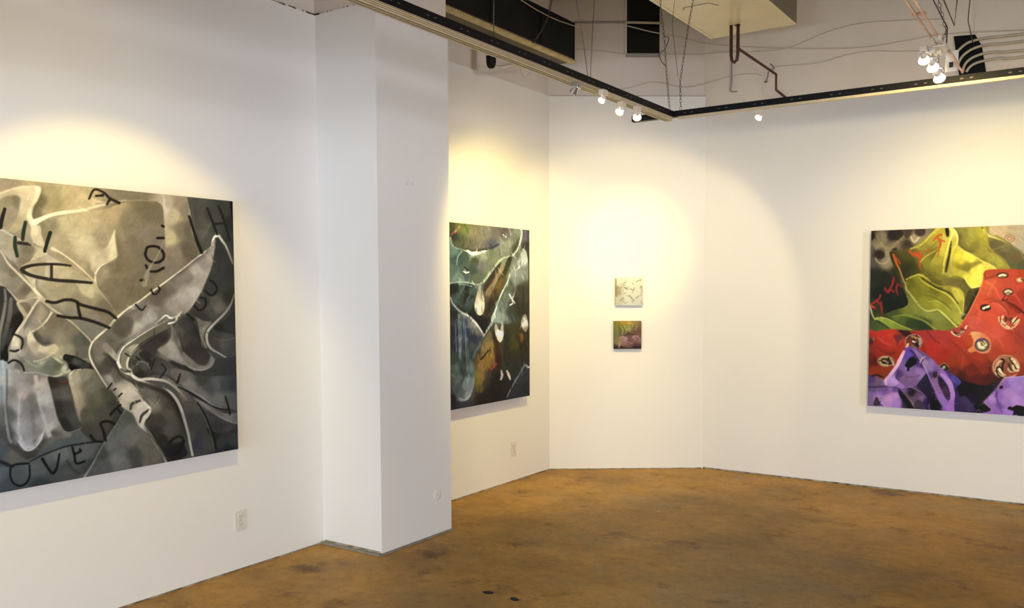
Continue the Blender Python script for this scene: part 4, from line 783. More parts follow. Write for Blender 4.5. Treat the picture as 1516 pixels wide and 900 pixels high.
    b.line([(748, 478), (750, 500), (748, 520)], [3, 5, 3], '26301e', .5, 3); b.line([(768, 500), (772, 520), (774, 540)], [3, 4, 3], '241e12', .5, 3)
    b.line([(782, 338), (782, 360), (783, 400), (783, 480)], [2, 1.5, 1.5], '2a2426', .6, 1)
    b.brushy(330, 11, (667, 330, 784, 606), 12, 1.8, 1.45, .34, .6)
    b.brushy(120, 12, (667, 420, 784, 606), 6, 1.2, 1.0, .5, .6)
    m = b.I.mean(-1, keepdims=True); b.I = np.clip(b.I*(1+.45*(m-72)/100), 0, 255)
    b.grain(.16, 3, 6, 3, .1); b.grain(.14, 1.6, 7, 7)
    return b.I
def art_small_pale(X, Y):
    b = Brush(X, Y, 'e8e2b4')
    b.I = b.field([(915, 415, 'efe8b8'), (930, 415, 'f7f2c2'), (945, 415, 'f8f3c6'), (911, 430, 'b8a478'), (930, 430, 'f3edbe'), (948, 430, 'f0e8bc'), (915, 445, 'ddd2a6'), (930, 445, 'f0e9bc'), (946, 446, 'eee0bc')])
    r = random.Random(5)
    for i in range(46):
        x, y, a = 912+r.random()*37, 412+r.random()*36, r.random()*6.28
        l = 1+r.random()*1.6; b.line([(x-l*math.cos(a), y-l*math.sin(a)), (x, y+.5), (x+l*math.cos(a), y+l*math.sin(a))], .9, r.choice(['8a8458', '9c7868', 'b4ac7c', 'a09a60', 'eee8bc', 'f0ecc8']), .7, .4)
    for st in ([(933, 427), (936, 429), (938, 426)], [(931, 436), (934, 440), (938, 444)], [(924, 425), (927, 428)], [(918, 444), (922, 441)], [(940, 441), (944, 438)], [(941, 417), (945, 415)]): b.line(st, 1, '6e6a3c', .8, .4)
    b.line([(912, 414), (912, 425), (913, 438)], [2, 2.4, 2], '94805a', .6, 1)
    b.line([(948, 424), (949, 432)], 2, 'a8856c', .5, 1)
    return b.I
def art_small_dark(X, Y):
    b = Brush(X, Y, '5c4436')
    b.I = b.field([(911, 477, '8a7c2c'), (922, 477, 'b4942c'), (932, 477, 'c8a840'), (942, 478, '9c8440'), (948, 480, '7a6440'), (911, 485, '7c7c30'), (920, 485, '6a6c34'), (930, 486, '9a9a50'), (940, 485, '7a6444'), (947, 490, '6a4440'), (912, 495, '66703a'), (920, 495, '5c5438'), (930, 494, '5a4430'), (940, 493, '6a4a40'), (946, 500, '6a4448'),
                   (920, 500, 'a87c74'), (925, 502, 'b48c84'), (932, 502, '6c4644'), (940, 500, 'a87c74'), (946, 503, '9c7468'), (912, 505, '7c7844'), (918, 508, 'a88a60'), (926, 508, '8c6058'), (934, 508, '7c504c'), (942, 510, '5a3c34'), (911, 514, '2a1c1c'), (920, 514, '34201e'), (930, 513, '6a5048'), (940, 514, '2c1a1a'), (948, 515, '2a1a16')], p=3)
    for st, c in (([(919, 483), (922, 488), (921, 494)], 'b8b470'), ([(924, 482), (928, 488), (932, 484)], 'b4b068'), ([(931, 490), (936, 484), (938, 480)], 'aca85c'), ([(926, 492), (929, 488)], '98984c'), ([(912, 480), (914, 490), (913, 500)], '8c9040'), ([(940, 488), (943, 482)], '9c8458'),
                  ([(917, 500), (922, 498), (928, 501)], 'c8a094'), ([(936, 499), (942, 497), (948, 501)], 'c09a8c'), ([(916, 506), (916, 513)], 'c0a878'), ([(921, 512), (928, 506), (936, 508)], 'a07870'), ([(924, 497), (930, 494), (938, 495)], '34241a'), ([(918, 513), (930, 515), (942, 513)], '1c1010')):
        b.line(st, 1.3, c, .8, .5)
    b.grain(.2, 2, 2, 4)
    return b.I
def art_right(X, Y):
    b = Brush(X, Y, '6b6a1c')
    # backdrop
    b.I = b.field([(1288, 345, '2f2620'), (1300, 352, '7b6f50'), (1310, 350, '857a5a'), (1320, 348, '3b2f28'), (1335, 350, '776a4a'), (1345, 345, '4b3d30'), (1355, 352, '988a66'), (1300, 362, '857858'), (1325, 365, '7c7152'),
                   (1345, 362, '4f4030'), (1290, 370, '5f5648'), (1300, 375, '3a2c26'), (1318, 375, '8f8162'), (1312, 388, '8c7e60'), (1294, 385, '5c5446'), (1298, 405, '2a2f20'), (1310, 410, '26281a'), (1290, 420, '2c3420'), (1320, 430, '2a1f18'),
                   (1300, 430, '1c2614'), (1325, 450, '14200f'), (1320, 440, '1b2b14'), (1296, 450, '3c3a1e'), (1290, 470, '44481f'), (1300, 480, '4c5a1e'), (1330, 405, '32301a'), (1480, 345, 'b8a27a'), (1500, 345, 'ab9a78'), (1515, 352, 'a39a7e'),
                   (1495, 360, 'b09d78'), (1512, 372, 'a19a80'), (1515, 390, '6b6a4c'), (1516, 400, '55543a'), (1600, 380, '8c8468'), (1600, 345, 'a0937a')])
    for cx, cy, r, c in ((1290, 348, 7, '241a18'), (1328, 346, 11, '2c211d'), (1364, 343, 8, '3f3026'), (1345, 360, 5, '463628'), (1304, 376, 7, '35241f'), (1326, 369, 4, '3c2a1a')):
        b.poly([(cx+r*math.cos(k), cy+r*.85*math.sin(k)) for k in np.arange(0, 6.28, .785)], c, 2.2, .9)
    b.line([(1297, 381), (1302, 388), (1311, 389), (1317, 384), (1319, 376)], [2, 3, 3, 2], 'a3946c', .8, 1)
    b.line([(1305, 358), (1312, 366), (1322, 366), (1330, 358), (1338, 350)], [3, 4, 3, 3], '9b9068', .6, 2)
    b.line([(1350, 350), (1355, 358), (1362, 352)], [2, 3], 'bcb088', .8, 1)
    b.line([(1298, 368), (1301, 362), (1308, 364)], [2, 2], '968a66', .6, 1)
    b.poly([(1295, 440), (1305, 430), (1318, 432), (1326, 446), (1325, 462), (1315, 468), (1308, 460), (1306, 450)], '10200f', 3, .7)
    for cx, cy, r in ((1495.5, 355.5, 7), (1495.5, 355.5, 3.5)):
        b.line([(cx+r*math.cos(k), cy+r*.8*math.sin(k)) for k in np.arange(0, 6.7, .6)], 1.3, 'a06a48', .75)
    # green drapery main mass
    b.poly([(1318, 374), (1330, 370), (1348, 367), (1364, 358), (1378, 348), (1388, 338), (1402, 332), (1460, 330), (1466, 348), (1480, 352), (1498, 364), (1510, 374), (1520, 388), (1530, 420), (1500, 440), (1460, 500), (1400, 498), (1340, 492), (1284, 494), (1284, 480), (1296, 470), (1320, 460), (1345, 450), (1338, 425), (1328, 402)],
           [(1325, 385, '3f3b16'), (1340, 375, '5c5520'), (1350, 372, '6b6424'), (1365, 366, '8e8630'), (1380, 352, 'a89a30'), (1392, 345, 'b5a230'), (1340, 395, '3d3a14'), (1350, 402, '4c4718'), (1362, 400, '67601c'), (1375, 390, '8b8428'), (1385, 380, '7b7420'), (1392, 400, '8f8826'), (1372, 410, '6f6a1c'), (1385, 420, '65601a'),
            (1395, 410, '98902c'), (1403, 360, 'aea13c'), (1330, 470, '69702a'), (1345, 460, '7a8030'), (1360, 455, '848a36'), (1375, 465, '8a8f38'), (1330, 480, '4b5620'), (1350, 480, '4a5a22'), (1370, 478, '3e4f1e'), (1390, 470, '84893a'), (1392, 485, '7e8632'), (1300, 488, '56652a'), (1310, 476, '3a461e'), (1325, 465, '4c5a24'), (1410, 480, '7c7c2c')])
    b.shade([(1318, 374), (1330, 395), (1338, 412), (1344, 420)], 12, '2a2612', .7, -1)
    b.poly([(1327, 380), (1345, 372), (1352, 378), (1358, 390), (1364, 402), (1360, 410), (1342, 412), (1332, 400)], [(1335, 385, '42400f'), (1345, 400, '34310f'), (1355, 405, '474316'), (1340, 378, '55501c')], 3, .7)
    # hanging upper left flap edge
    b.line([(1350, 368), (1362, 364), (1372, 357), (1380, 348), (1388, 342), (1394, 336)], [2.6, 3, 3, 3, 3], ['a89c48', 'b6aa44', 'c0b348', 'c6ba50'], .95)
    b.line([(1364, 388), (1372, 380), (1384, 373), (1392, 368), (1398, 360)], [2, 2.4, 2, 1.4], ['bcb14c', 'a89c3c', '9c9034'], .85)
    b.line([(1366, 374), (1378, 368), (1390, 358)], [2, 2], '8a7f26', .7)
    b.line([(1324, 376), (1328, 388), (1333, 398), (1338, 412), (1342, 420), (1343, 427), (1350, 436), (1358, 447), (1366, 456), (1374, 460), (1384, 459), (1390, 458), (1400, 466), (1412, 478), (1424, 490)],
           [3, 3, 2.4, 2.4, 2.6, 2.8, 2.4, 2.4, 2.4, 2.4, 2.6, 2.6, 3, 3, 3], ['c6602c', 'b7743a', '9a8a50', 'a39e56', 'a8a45a', 'a8a84f', 'b4b456', 'b7ba5a', 'c0c25c', 'b9b84e'], .95)
    # folded leaf
    b.poly([(1343, 414), (1352, 410), (1362, 406), (1370, 412), (1384, 422), (1400, 430), (1412, 440), (1424, 455), (1432, 472), (1424, 482), (1408, 470), (1392, 458), (1376, 458), (1362, 448), (1350, 434), (1344, 424)],
           [(1350, 418, '6c6a18'), (1360, 412, '8a861f'), (1370, 425, '86841f'), (1360, 430, '7d7a1c'), (1380, 440, '8a8824'), (1390, 450, '9a9a30'), (1400, 445, '8e8a28'), (1410, 460, '9c9a34'), (1385, 430, '7a7418'), (1420, 470, 'a6a43a'), (1372, 448, '8c8c28')])
    b.line([(1343, 413), (1352, 409), (1362, 406), (1368, 408)], [2, 2.4, 2.6, 2.4], ['a9a23a', 'b4ae42'], .95)
    b.line([(1362, 410), (1368, 417), (1380, 424), (1392, 430), (1404, 436), (1414, 446), (1422, 458), (1428, 468)], [2, 2.4, 2.6, 2.6, 2.8, 2.6, 2.4], ['9d962e', 'b2ac3c', 'bab442', 'c4bc4c', 'c0b84a'], .9)
    b.poly([(1362, 408), (1370, 411), (1382, 420), (1396, 424), (1410, 424), (1422, 428), (1428, 438), (1428, 452), (1427, 466), (1420, 452), (1412, 440), (1400, 432), (1384, 424), (1370, 415)],
           [(1370, 413, '7d7720'), (1380, 420, '5a5416'), (1400, 427, 'a09632'), (1415, 432, 'c0b444'), (1420, 440, 'bdb444'), (1424, 452, 'a09a34'), (1408, 436, '807822'), (1395, 429, '6b6418')])
    b.line([(1362, 406), (1372, 411), (1382, 419), (1396, 424), (1410, 423), (1422, 427), (1428, 437), (1428, 452), (1427, 462)], [2.4, 2.4, 2, 1.6, 2, 2, 2], ['bab446', 'a8a038', '9c9430', 'c8bd50', 'd0c658', 'b8ae44'], .9)
    b.line([(1366, 411), (1378, 419), (1390, 427), (1402, 431), (1412, 439), (1420, 450)], [2, 2.4, 2, 1.5], '3b3510', .75, .8)
    b.line([(1370, 436), (1384, 440), (1398, 448), (1410, 458)], [1.5, 2, 1.5], '5e5a14', .5, 1)
    b.line([(1376, 446), (1390, 446), (1404, 456)], [1.5, 2, 1.5], 'b0b044', .6, 1)
    # lower leaf edges
    b.line([(1284, 440), (1288, 452), (1292, 466), (1296, 472)], [3, 3, 2, 2], ['aca086', 'b0a682', 'a6a070'], .9)
    b.poly([(1294, 471), (1304, 468), (1318, 472), (1332, 480), (1346, 486), (1358, 491), (1330, 492), (1314, 482), (1302, 474)], [(1302, 471, '96a04a'), (1315, 476, '8a9a34'), (1335, 485, '7c8e34'), (1350, 490, '6b7c2c')], .8)
    b.line([(1295, 472), (1304, 469), (1318, 473), (1332, 480), (1346, 486), (1356, 490)], 1.6, 'a6ad52', .8)
    b.poly([(1320, 468), (1335, 466), (1352, 468), (1368, 474), (1382, 486), (1384, 492), (1362, 490), (1345, 484), (1330, 476)], [(1335, 472, '566a26'), (1350, 480, '37491e'), (1370, 482, '2f3f1a'), (1330, 470, '65762c')], 1.5, .85)
    b.line([(1325, 468), (1340, 466), (1356, 470), (1370, 475), (1382, 484), (1390, 490)], [2, 3, 3, 3, 3], ['7c8c34', '8b9a38', '9aa040', '959c40'], .8, 1)
    b.poly([(1286, 478), (1300, 478), (1318, 486), (1330, 492), (1300, 496), (1284, 494)], [(1290, 488, '4b5a2c'), (1310, 487, '55692a')], 1.5, .9)
    # right green masses
    b.poly([(1408, 338), (1416, 344), (1420, 360), (1418, 366), (1430, 374), (1450, 384), (1470, 398), (1478, 410), (1494, 402), (1490, 390), (1478, 380), (1464, 370), (1462, 352), (1452, 336), (1430, 332), (1410, 332)],
           [(1420, 350, '7d7832'), (1430, 345, '90893a'), (1440, 355, 'a09834'), (1430, 362, '8c8634'), (1445, 365, '8a8030'), (1440, 345, 'a09a3c'), (1455, 375, '9e9634'), (1470, 385, 'a49c3c'), (1482, 392, 'aaa23c'), (1455, 390, '857c28'), (1486, 400, '958c38'), (1460, 362, 'a39c30'), (1455, 345, 'b2a836'), (1470, 396, '8c8236')])
    b.shade([(1420, 345), (1421, 362), (1432, 372), (1446, 376)], 10, '5d5622', .6, -1)
    b.poly([(1452, 336), (1462, 344), (1472, 352), (1490, 360), (1502, 368), (1512, 374), (1524, 392), (1530, 400), (1524, 415), (1505, 402), (1494, 398), (1480, 382), (1464, 372), (1462, 352)],
           [(1466, 355, '7d7434'), (1478, 360, '73683a'), (1475, 372, '6e653a'), (1490, 370, '7b7444'), (1470, 365, '6b603a'), (1485, 380, '6a6236'), (1500, 375, '6f6a40'), (1505, 382, '79603a'), (1500, 392, '66663a'), (1515, 395, '5d5e3a'), (1492, 385, '6e6238'), (1520, 410, '4f5230')])
    b.line([(1458, 342), (1464, 350), (1474, 354), (1484, 358), (1494, 364)], [4, 4, 3.4, 3, 2], ['c8be68', 'cdc274', 'c4b968', 'a79c58', '8c8250'], .9, .8)
    b.line([(1458, 336), (1462, 350), (1464, 366), (1472, 376), (1486, 386), (1494, 398)], [3, 4, 4, 3, 3], ['aea438', 'a89e32', 'a39a34', '9d953a', 'a19a40'], .8, 1.2)
    b.line([(1470, 372), (1482, 368), (1496, 364)], [2, 2], '8b834c', .6, 1)
    b.line([(1500, 368), (1510, 374), (1516, 386)], [2.4, 2.4, 2], '8a8454', .7)
    # centre bright cloth
    b.poly([(1397, 345), (1404, 352), (1408, 345), (1410, 338), (1416, 342), (1420, 352), (1418, 364), (1424, 370), (1436, 376), (1450, 384), (1462, 390), (1474, 396), (1476, 402), (1462, 402), (1459, 410), (1456, 420), (1448, 425), (1438, 427), (1432, 420), (1426, 412), (1414, 408), (1404, 415), (1392, 418), (1385, 412), (1378, 400), (1380, 388), (1390, 372), (1397, 360)],
           [(1408, 350, 'bcae48'), (1414, 346, 'c6ba5c'), (1416, 360, 'b5aa40'), (1412, 375, 'bcb234'), (1420, 380, 'cfc43e'), (1432, 382, 'd8cc44'), (1440, 385, 'dcd04a'), (1425, 388, 'c9bc34'), (1420, 395, '9f9426'), (1432, 392, 'a39a30'), (1436, 398, '8a8026'), (1448, 390, 'b4aa36'), (1430, 396, '988e2c'), (1426, 404, 'bab03c'),
            (1440, 400, 'd9d04e'), (1452, 396, 'd6cc52'), (1464, 398, 'c9be4c'), (1446, 410, 'e2d94e'), (1440, 418, 'dcd44c'), (1452, 408, 'ded550'), (1432, 412, 'd2c840'), (1415, 400, 'b3a83a'), (1404, 392, '9a9432'), (1404, 405, 'a39c3a'), (1392, 400, '8f8a28'), (1390, 385, 'a39a34'), (1396, 370, 'bdb23e'), (1385, 408, '7a7420'), (1400, 412, '857c2a'), (1448, 422, 'd4cb4a')])
    b.poly([(1419, 396), (1430, 392), (1444, 389), (1456, 388), (1448, 393), (1440, 398), (1434, 402), (1424, 400)], '8b8128', 2, .7)
    b.line([(1418, 364), (1428, 372), (1442, 379), (1456, 388), (1468, 394), (1475, 400)], [2, 2, 2, 2.4, 3], ['cabe54', 'd4c85c', 'c8bc58', 'd0c45c', 'c2b654'], .85)
    b.line([(1430, 412), (1433, 420), (1440, 427), (1450, 425), (1456, 423)], [1.6, 2, 2], 'ebe272', .85)
    b.shade([(1428, 412), (1433, 421), (1440, 428), (1452, 426)], 10, '4e4816', .8, 1)
    # slit fold
    b.poly([(1401, 338), (1406, 338), (1407, 346), (1406, 351), (1403, 350)], '1c160c', .8)
    b.line([(1398, 405), (1399, 392), (1402, 378), (1406, 364), (1409, 354), (1412, 346), (1408, 340)], [2.6, 2.6, 2.6, 2.8, 3, 3, 2], ['b5aa48', 'c8bc4c', 'd2c752', 'd5c95a', 'ddd16a', 'd8cc66'], .9)
    b.line([(1408, 338), (1415, 343), (1419, 352), (1418, 362), (1413, 370), (1410, 384), (1409, 398)], [3, 3.6, 3, 3, 2.6, 2], ['d6ca68', 'ddd072', 'd8cb68', 'cabd54', 'c2b64a', 'a89e3c'], .9)
    b.line([(1402, 402), (1404, 392), (1407, 378), (1409, 366), (1410, 358)], [3.4, 3.6, 3.2, 2.6, 1.4], ['4a3a14', '30230c', '2e220c', '55481a'], .92, .7)
    b.poly([(1376, 410), (1392, 414), (1408, 412), (1424, 414), (1434, 424), (1440, 430), (1436, 444), (1430, 450), (1428, 436), (1420, 427), (1404, 423), (1388, 421)], [(1390, 417, '6a6222'), (1410, 418, '746a2e'), (1425, 422, '75692c'), (1436, 436, '6e6a24'), (1400, 415, '7a7232')], 2, .85)
    b.poly([(1436, 430), (1448, 428), (1456, 424), (1450, 440), (1440, 458), (1432, 470), (1428, 462), (1430, 446)], [(1444, 434, '5a541a'), (1438, 450, '504a14'), (1448, 436, '3a3420'), (1432, 462, '6c6420')], 1, .95)
    b.poly([(1444, 434), (1450, 432), (1444, 448), (1436, 462), (1430, 470), (1428, 466), (1436, 452)], '2e2a1c', 1.2, .8)
    b.poly([(1425, 466), (1430, 464), (1433, 468), (1430, 474), (1425, 472)], [(1427, 465, '8a8e6c'), (1430, 470, '2a3420')], 1, .9)
    # coral lettering-like squiggles on the green cloth
    R_ = 'c8501e'
    for st, w in (([(1349, 372), (1354, 377), (1360, 378), (1363, 372)], 4), ([(1356, 374), (1362, 380), (1366, 378)], 4), ([(1366, 376), (1364, 384), (1363, 390), (1364, 398)], [3, 3, 2.6, 2]), ([(1372, 372), (1378, 370)], 2.5),
                  ([(1384, 356), (1390, 350), (1396, 348)], 3), ([(1390, 352), (1394, 360), (1392, 370), (1390, 380)], [3.4, 3.4, 2.4, 1.6]), ([(1394, 356), (1400, 358)], 2.6), ([(1326, 378), (1328, 386), (1330, 392)], [3, 3, 1.5]), ([(1330, 382), (1334, 390)], 2)):
        b.line(st, w, R_, .85, .8)
    for st, w in (([(1311, 426), (1315, 433), (1319, 428), (1324, 431)], 3.2), ([(1316, 430), (1321, 422), (1324, 414)], 3), ([(1324, 410), (1322, 422)], 2.4), ([(1330, 420), (1328, 428), (1331, 436)], [3, 3, 1.6]), ([(1332, 420), (1336, 424)], 2),
                  ([(1290, 450), (1296, 446), (1302, 441), (1304, 436)], 3.6), ([(1298, 444), (1304, 450), (1306, 456)], 3), ([(1305, 446), (1306, 458), (1307, 466)], [3, 3, 1.4]), ([(1291, 453), (1296, 455)], 4)):
        b.line(st, w, 'a82a2c', .85, .8)
    b.line([(1289, 451), (1294, 454)], 2, 'd06a20', .7)
    # red drapery
    b.poly([(1284, 492), (1296, 490), (1312, 487), (1330, 487), (1350, 489), (1380, 488), (1405, 489), (1420, 484), (1428, 474), (1436, 462), (1446, 442), (1454, 425), (1458, 408), (1462, 401), (1480, 400), (1500, 400), (1530, 402), (1640, 405), (1640, 590), (1500, 580), (1480, 565), (1460, 572), (1430, 572), (1405, 560), (1380, 540), (1350, 515), (1330, 560), (1300, 565), (1280, 560)],
           [(1470, 405, 'c04a2a'), (1485, 402, 'c24628'), (1500, 410, 'cc4c2c'), (1512, 404, 'c0461e'), (1465, 418, 'd4603a'), (1480, 425, 'cf5434'), (1460, 430, 'd25a36'), (1490, 425, 'c84a30'), (1505, 425, 'cb4a30'), (1455, 445, 'd6542e'), (1470, 445, 'd05034'), (1485, 450, 'd65a3c'), (1500, 448, 'bb3c22'), (1512, 440, 'b23a26'), (1470, 470, 'd65236'),
            (1450, 470, 'd0543c'), (1440, 480, 'd05a44'), (1430, 485, 'cc4838'), (1460, 500, 'd45636'), (1480, 490, 'd4553c'), (1490, 510, 'c8492e'), (1500, 490, 'bf452c'), (1514, 490, 'b04430'), (1510, 470, 'c4442c'), (1440, 505, 'c44a20'), (1420, 510, 'bd3c26'), (1400, 505, 'bc3c30'), (1390, 495, 'b63a2e'), (1370, 495, 'b0362c'), (1380, 515, 'c23020'), (1400, 525, 'b4301c'),
            (1410, 535, 'a83a1a'), (1430, 530, 'b43c20'), (1450, 530, 'b23c20'), (1440, 550, '8a2c1a'), (1460, 545, '96341e'), (1410, 550, '7c2e18'), (1425, 560, '5a2216'), (1445, 562, '6a2418'), (1465, 560, '5f2216'), (1475, 525, 'b84428'), (1470, 545, '7a2a18'), (1512, 530, 'b84a2c'), (1512, 545, 'a23c20'), (1480, 560, '4c1e14'), (1500, 560, '7e3018'),
            (1300, 492, 'c83222'), (1310, 500, 'c43424'), (1295, 505, 'b42e22'), (1290, 515, '96301e'), (1305, 515, 'b8341e'), (1320, 495, 'c83a22'), (1320, 512, 'c03824'), (1330, 500, 'c04424'), (1300, 525, 'a82c1a'), (1292, 528, '7a2216'), (1335, 515, 'b83420'), (1320, 525, 'a8301a'), (1340, 490, '5a2018'), (1295, 535, '6a1c14'), (1310, 545, 'a03c16'), (1295, 548, '9c3814'), (1315, 555, '94401a'), (1360, 505, 'bc3a34'), (1365, 520, 'b82e20'), (1350, 500, 'b23028')], .8)
    b.poly([(1332, 489), (1345, 490), (1350, 494), (1346, 500), (1340, 496)], '3a1a14', 1.2, .9)
    b.poly([(1324, 497), (1330, 494), (1338, 499), (1334, 503), (1329, 508)], [(1326, 498, '8e2620'), (1332, 500, '6a2a44')], 1.2, .9)
    b.line([(1330, 503), (1329, 512)], 2, '8e2a20', .7, 1); b.line([(1290, 500), (1300, 508), (1315, 512), (1325, 518)], [2, 3, 2], '9c2418', .5, 2)
    b.line([(1300, 498), (1308, 506), (1318, 510)], [3, 3], 'd2503a', .6, 2)
    b.line([(1374, 490), (1380, 498), (1386, 504), (1392, 508)], [2, 2.4, 1.6], '86241c', .7, 1.2)
    b.line([(1354, 500), (1362, 512), (1366, 526)], [3, 3, 2], 'c8503e', .6, 2)
    b.line([(1460, 403), (1459, 414), (1464, 412), (1472, 410)], [2, 2, 1.4], '9e3a1c', .7, 1)
    b.line([(1459, 404), (1456, 418), (1450, 434), (1443, 448), (1436, 462), (1428, 474), (1421, 484), (1412, 490)], [2.4, 2, 2, 2, 2, 2, 2], ['d4542c', 'e07a48', 'dc8050', 'd97844', 'd86c40', 'c45230'], .85)
    b.line([(1486, 444), (1496, 450), (1506, 456), (1516, 464), (1530, 468)], [1.5, 3, 3.4, 3], ['8e2818', '6e1e14', '5e1a12', '5e1a12'], .85, .9)
    b.line([(1488, 440), (1484, 446), (1492, 444)], [2, 2.6], '6a2014', .7, 1)
    b.line([(1480, 448), (1488, 456), (1494, 466), (1496, 472)], [1.5, 2, 1.5], '8e2c1c', .7, 1)
    b.line([(1470, 450), (1482, 452), (1490, 462)], [2.4, 3, 2], 'e06a48', .7, 1.5); b.line([(1495, 432), (1505, 440), (1512, 452)], [2, 3, 2], 'd8583c', .7, 1.5)
    b.line([(1505, 420), (1512, 415), (1520, 412)], [2, 3], 'a03a20', .6, 1.5); b.line([(1478, 412), (1470, 424), (1462, 440)], [2, 4, 2], 'dc6a48', .6, 2.5)
    b.line([(1440, 468), (1450, 460), (1458, 454)], [2, 2], 'b84a2a', .5, 1.5)
    b.line([(1468, 448), (1475, 446), (1482, 446)], [1.4, 1.2], '8a4a22', .7)
    b.line([(1500, 494), (1508, 506), (1518, 514)], [5, 6], '9c3a26', .5, 4)
    b.line([(1425, 545), (1428, 532), (1426, 518)], [3, 6, 4], 'c0502c', .5, 3); b.line([(1437, 546), (1440, 540), (1446, 548)], [4, 5], '74241a', .6, 3)
    b.line([(1474, 540), (1466, 528), (1468, 515)], [3, 4], 'c04c2c', .5, 2)
    b.shade([(1296, 512), (1306, 520), (1318, 524), (1328, 522)], 7, '7c1c12', .6, -1)
    b.shade([(1459, 404), (1462, 412), (1474, 409)], 5, '96301c', .6, 1)
    b.shade([(1488, 446), (1500, 453), (1514, 464)], 10, '7c2416', .6, 1)
    b.shade([(1456, 446), (1468, 444), (1480, 450), (1490, 458), (1496, 470)], 8, 'a83a22', .5, -1)
    b.shade([(1404, 498), (1420, 512), (1436, 528), (1456, 538)], 12, '8c2a18', .45, 1)
    b.shade([(1350, 492), (1364, 505), (1372, 522), (1384, 536)], 9, '8e2018', .5, 1)
    b.shade([(1500, 488), (1510, 500), (1520, 512)], 12, '98381f', .5, -1)
    b.line([(1462, 418), (1472, 426), (1480, 440)], [2, 3, 1.5], 'e67850', .5, 2); b.line([(1446, 452), (1452, 462), (1448, 478)], [2, 4, 2], 'e46c4a', .5, 2.5); b.line([(1462, 492), (1476, 500), (1486, 512)], [2, 4, 2], 'e06848', .5, 3)
    # medallions
    def medal(cx, cy, rx, ry, rim, inn, marks, n0=0, n1=6.9, w=2):
        b.poly([(cx+rx*math.cos(k), cy+ry*math.sin(k)) for k in np.arange(0, 6.28, .628)], inn, 1, .85)
        b.line([(cx+rx*math.cos(k), cy+ry*math.sin(k)) for k in np.arange(n0, n1, .45)], w, rim, .85, .7)
        for st, ww, c in marks: b.line([(cx+x, cy+y) for x, y in st], ww, c, .9, .5)
    medal(1485, 409, 8, 3.4, '3c2418', 'b87a50', [([(-5, 1), (0, -1), (4, 0)], 2.6, 'd8cfa0'), ([(-3, 3), (3, 3)], 1.4, '8a6a50')])
    medal(1510, 416, 4, 2.6, 'b89a60', 'd6cc9a', [([(2, -1), (6, 1)], 2, '5a3020')])
    medal(1493, 433, 7, 4, '5a3a20', '9a9468', [([(-4, 0), (0, -2), (5, 0)], 2, 'c8c498'), ([(-2, 4), (4, 5)], 1.5, 'c09070'), ([(-6, 4), (0, 6), (6, 3)], 1.5, '70302a')])
    medal(1460, 456, 7, 4, '2a1a12', '4a3424', [([(-3, 1), (-1, 0)], 3.4, 'dcd6ac'), ([(2, -1), (5, -2)], 3.2, 'dcd6ac')], w=2.2)
    medal(1420, 490, 12, 5, 'c05038', 'a84a38', [([(-10, 1), (-6, 5), (2, 8)], 2.6, 'd8ae84'), ([(10, -3), (12, -7)], 2.6, 'd8c090'), ([(-6, 2), (0, 6)], 3, '4a2a1c'), ([(4, 2), (8, 1)], 3, 'a49868'), ([(-2, 5), (3, 6)], 2, '8a8458'), ([(4, -4), (9, -2)], 2.5, '7a2a1c')], w=.8)
    b.poly([(1438, 492), (1446, 491), (1458, 494), (1466, 502), (1468, 514), (1464, 522), (1454, 523), (1446, 520), (1438, 522), (1434, 518), (1440, 512), (1442, 504), (1440, 498)], [(1445, 495, 'd8a468'), (1460, 498, 'd88258'), (1464, 512, 'd08658'), (1442, 515, 'd88a54'), (1455, 521, 'd49a68')], 1.2, .85)
    medal(1455, 510.5, 10, 9, '4a3a50', '8a7a4a', [([(-5, -2), (-3, 3), (2, 4)], 4.4, 'd8d2a8'), ([(2, -4), (5, 0)], 4, 'd6d0a2'), ([(-5, -7), (0, -6), (4, -1)], 1.8, '5a4a30'), ([(-9, -2), (-6, -7), (0, -8)], 2.4, '5a4a80'), ([(8, 2), (5, 7), (0, 9)], 2, '6a5a20')], w=2)
    medal(1493.5, 476, 14, 9, 'c2502e', 'bc4c30', [([(-14, -6), (-13, 0), (-8, 7), (0, 11), (9, 8), (16, -2)], 2.4, 'd2a878'), ([(-8, -7), (-10, -1), (-5, 4)], 3, 'cfc090'), ([(-11, -5), (-12, 2)], 1.6, '5a3a20'), ([(5, 1), (12, -6)], 3.6, 'd2c898'), ([(8, 4), (15, -2)], 2.4, 'c8b480'), ([(7, 3), (14, -6)], 1.5, '3a2014'), ([(-3, -5), (0, -2), (4, -5)], 3, '8a3a2c'), ([(-4, -6), (-4, 0)], 2, '5a2418'), ([(-3, 7), (1, 9)], 3, 'd2ba8a'), ([(-2, 2), (0, 4)], 4, 'b86450'), ([(4, -4), (4, 2)], 1.8, '5a3020')], n0=.2, n1=3.2, w=1.4)
    b.poly([(1479, 466), (1498, 468), (1514, 464), (1508, 472), (1484, 466)], 'cf5236', 1, .5)
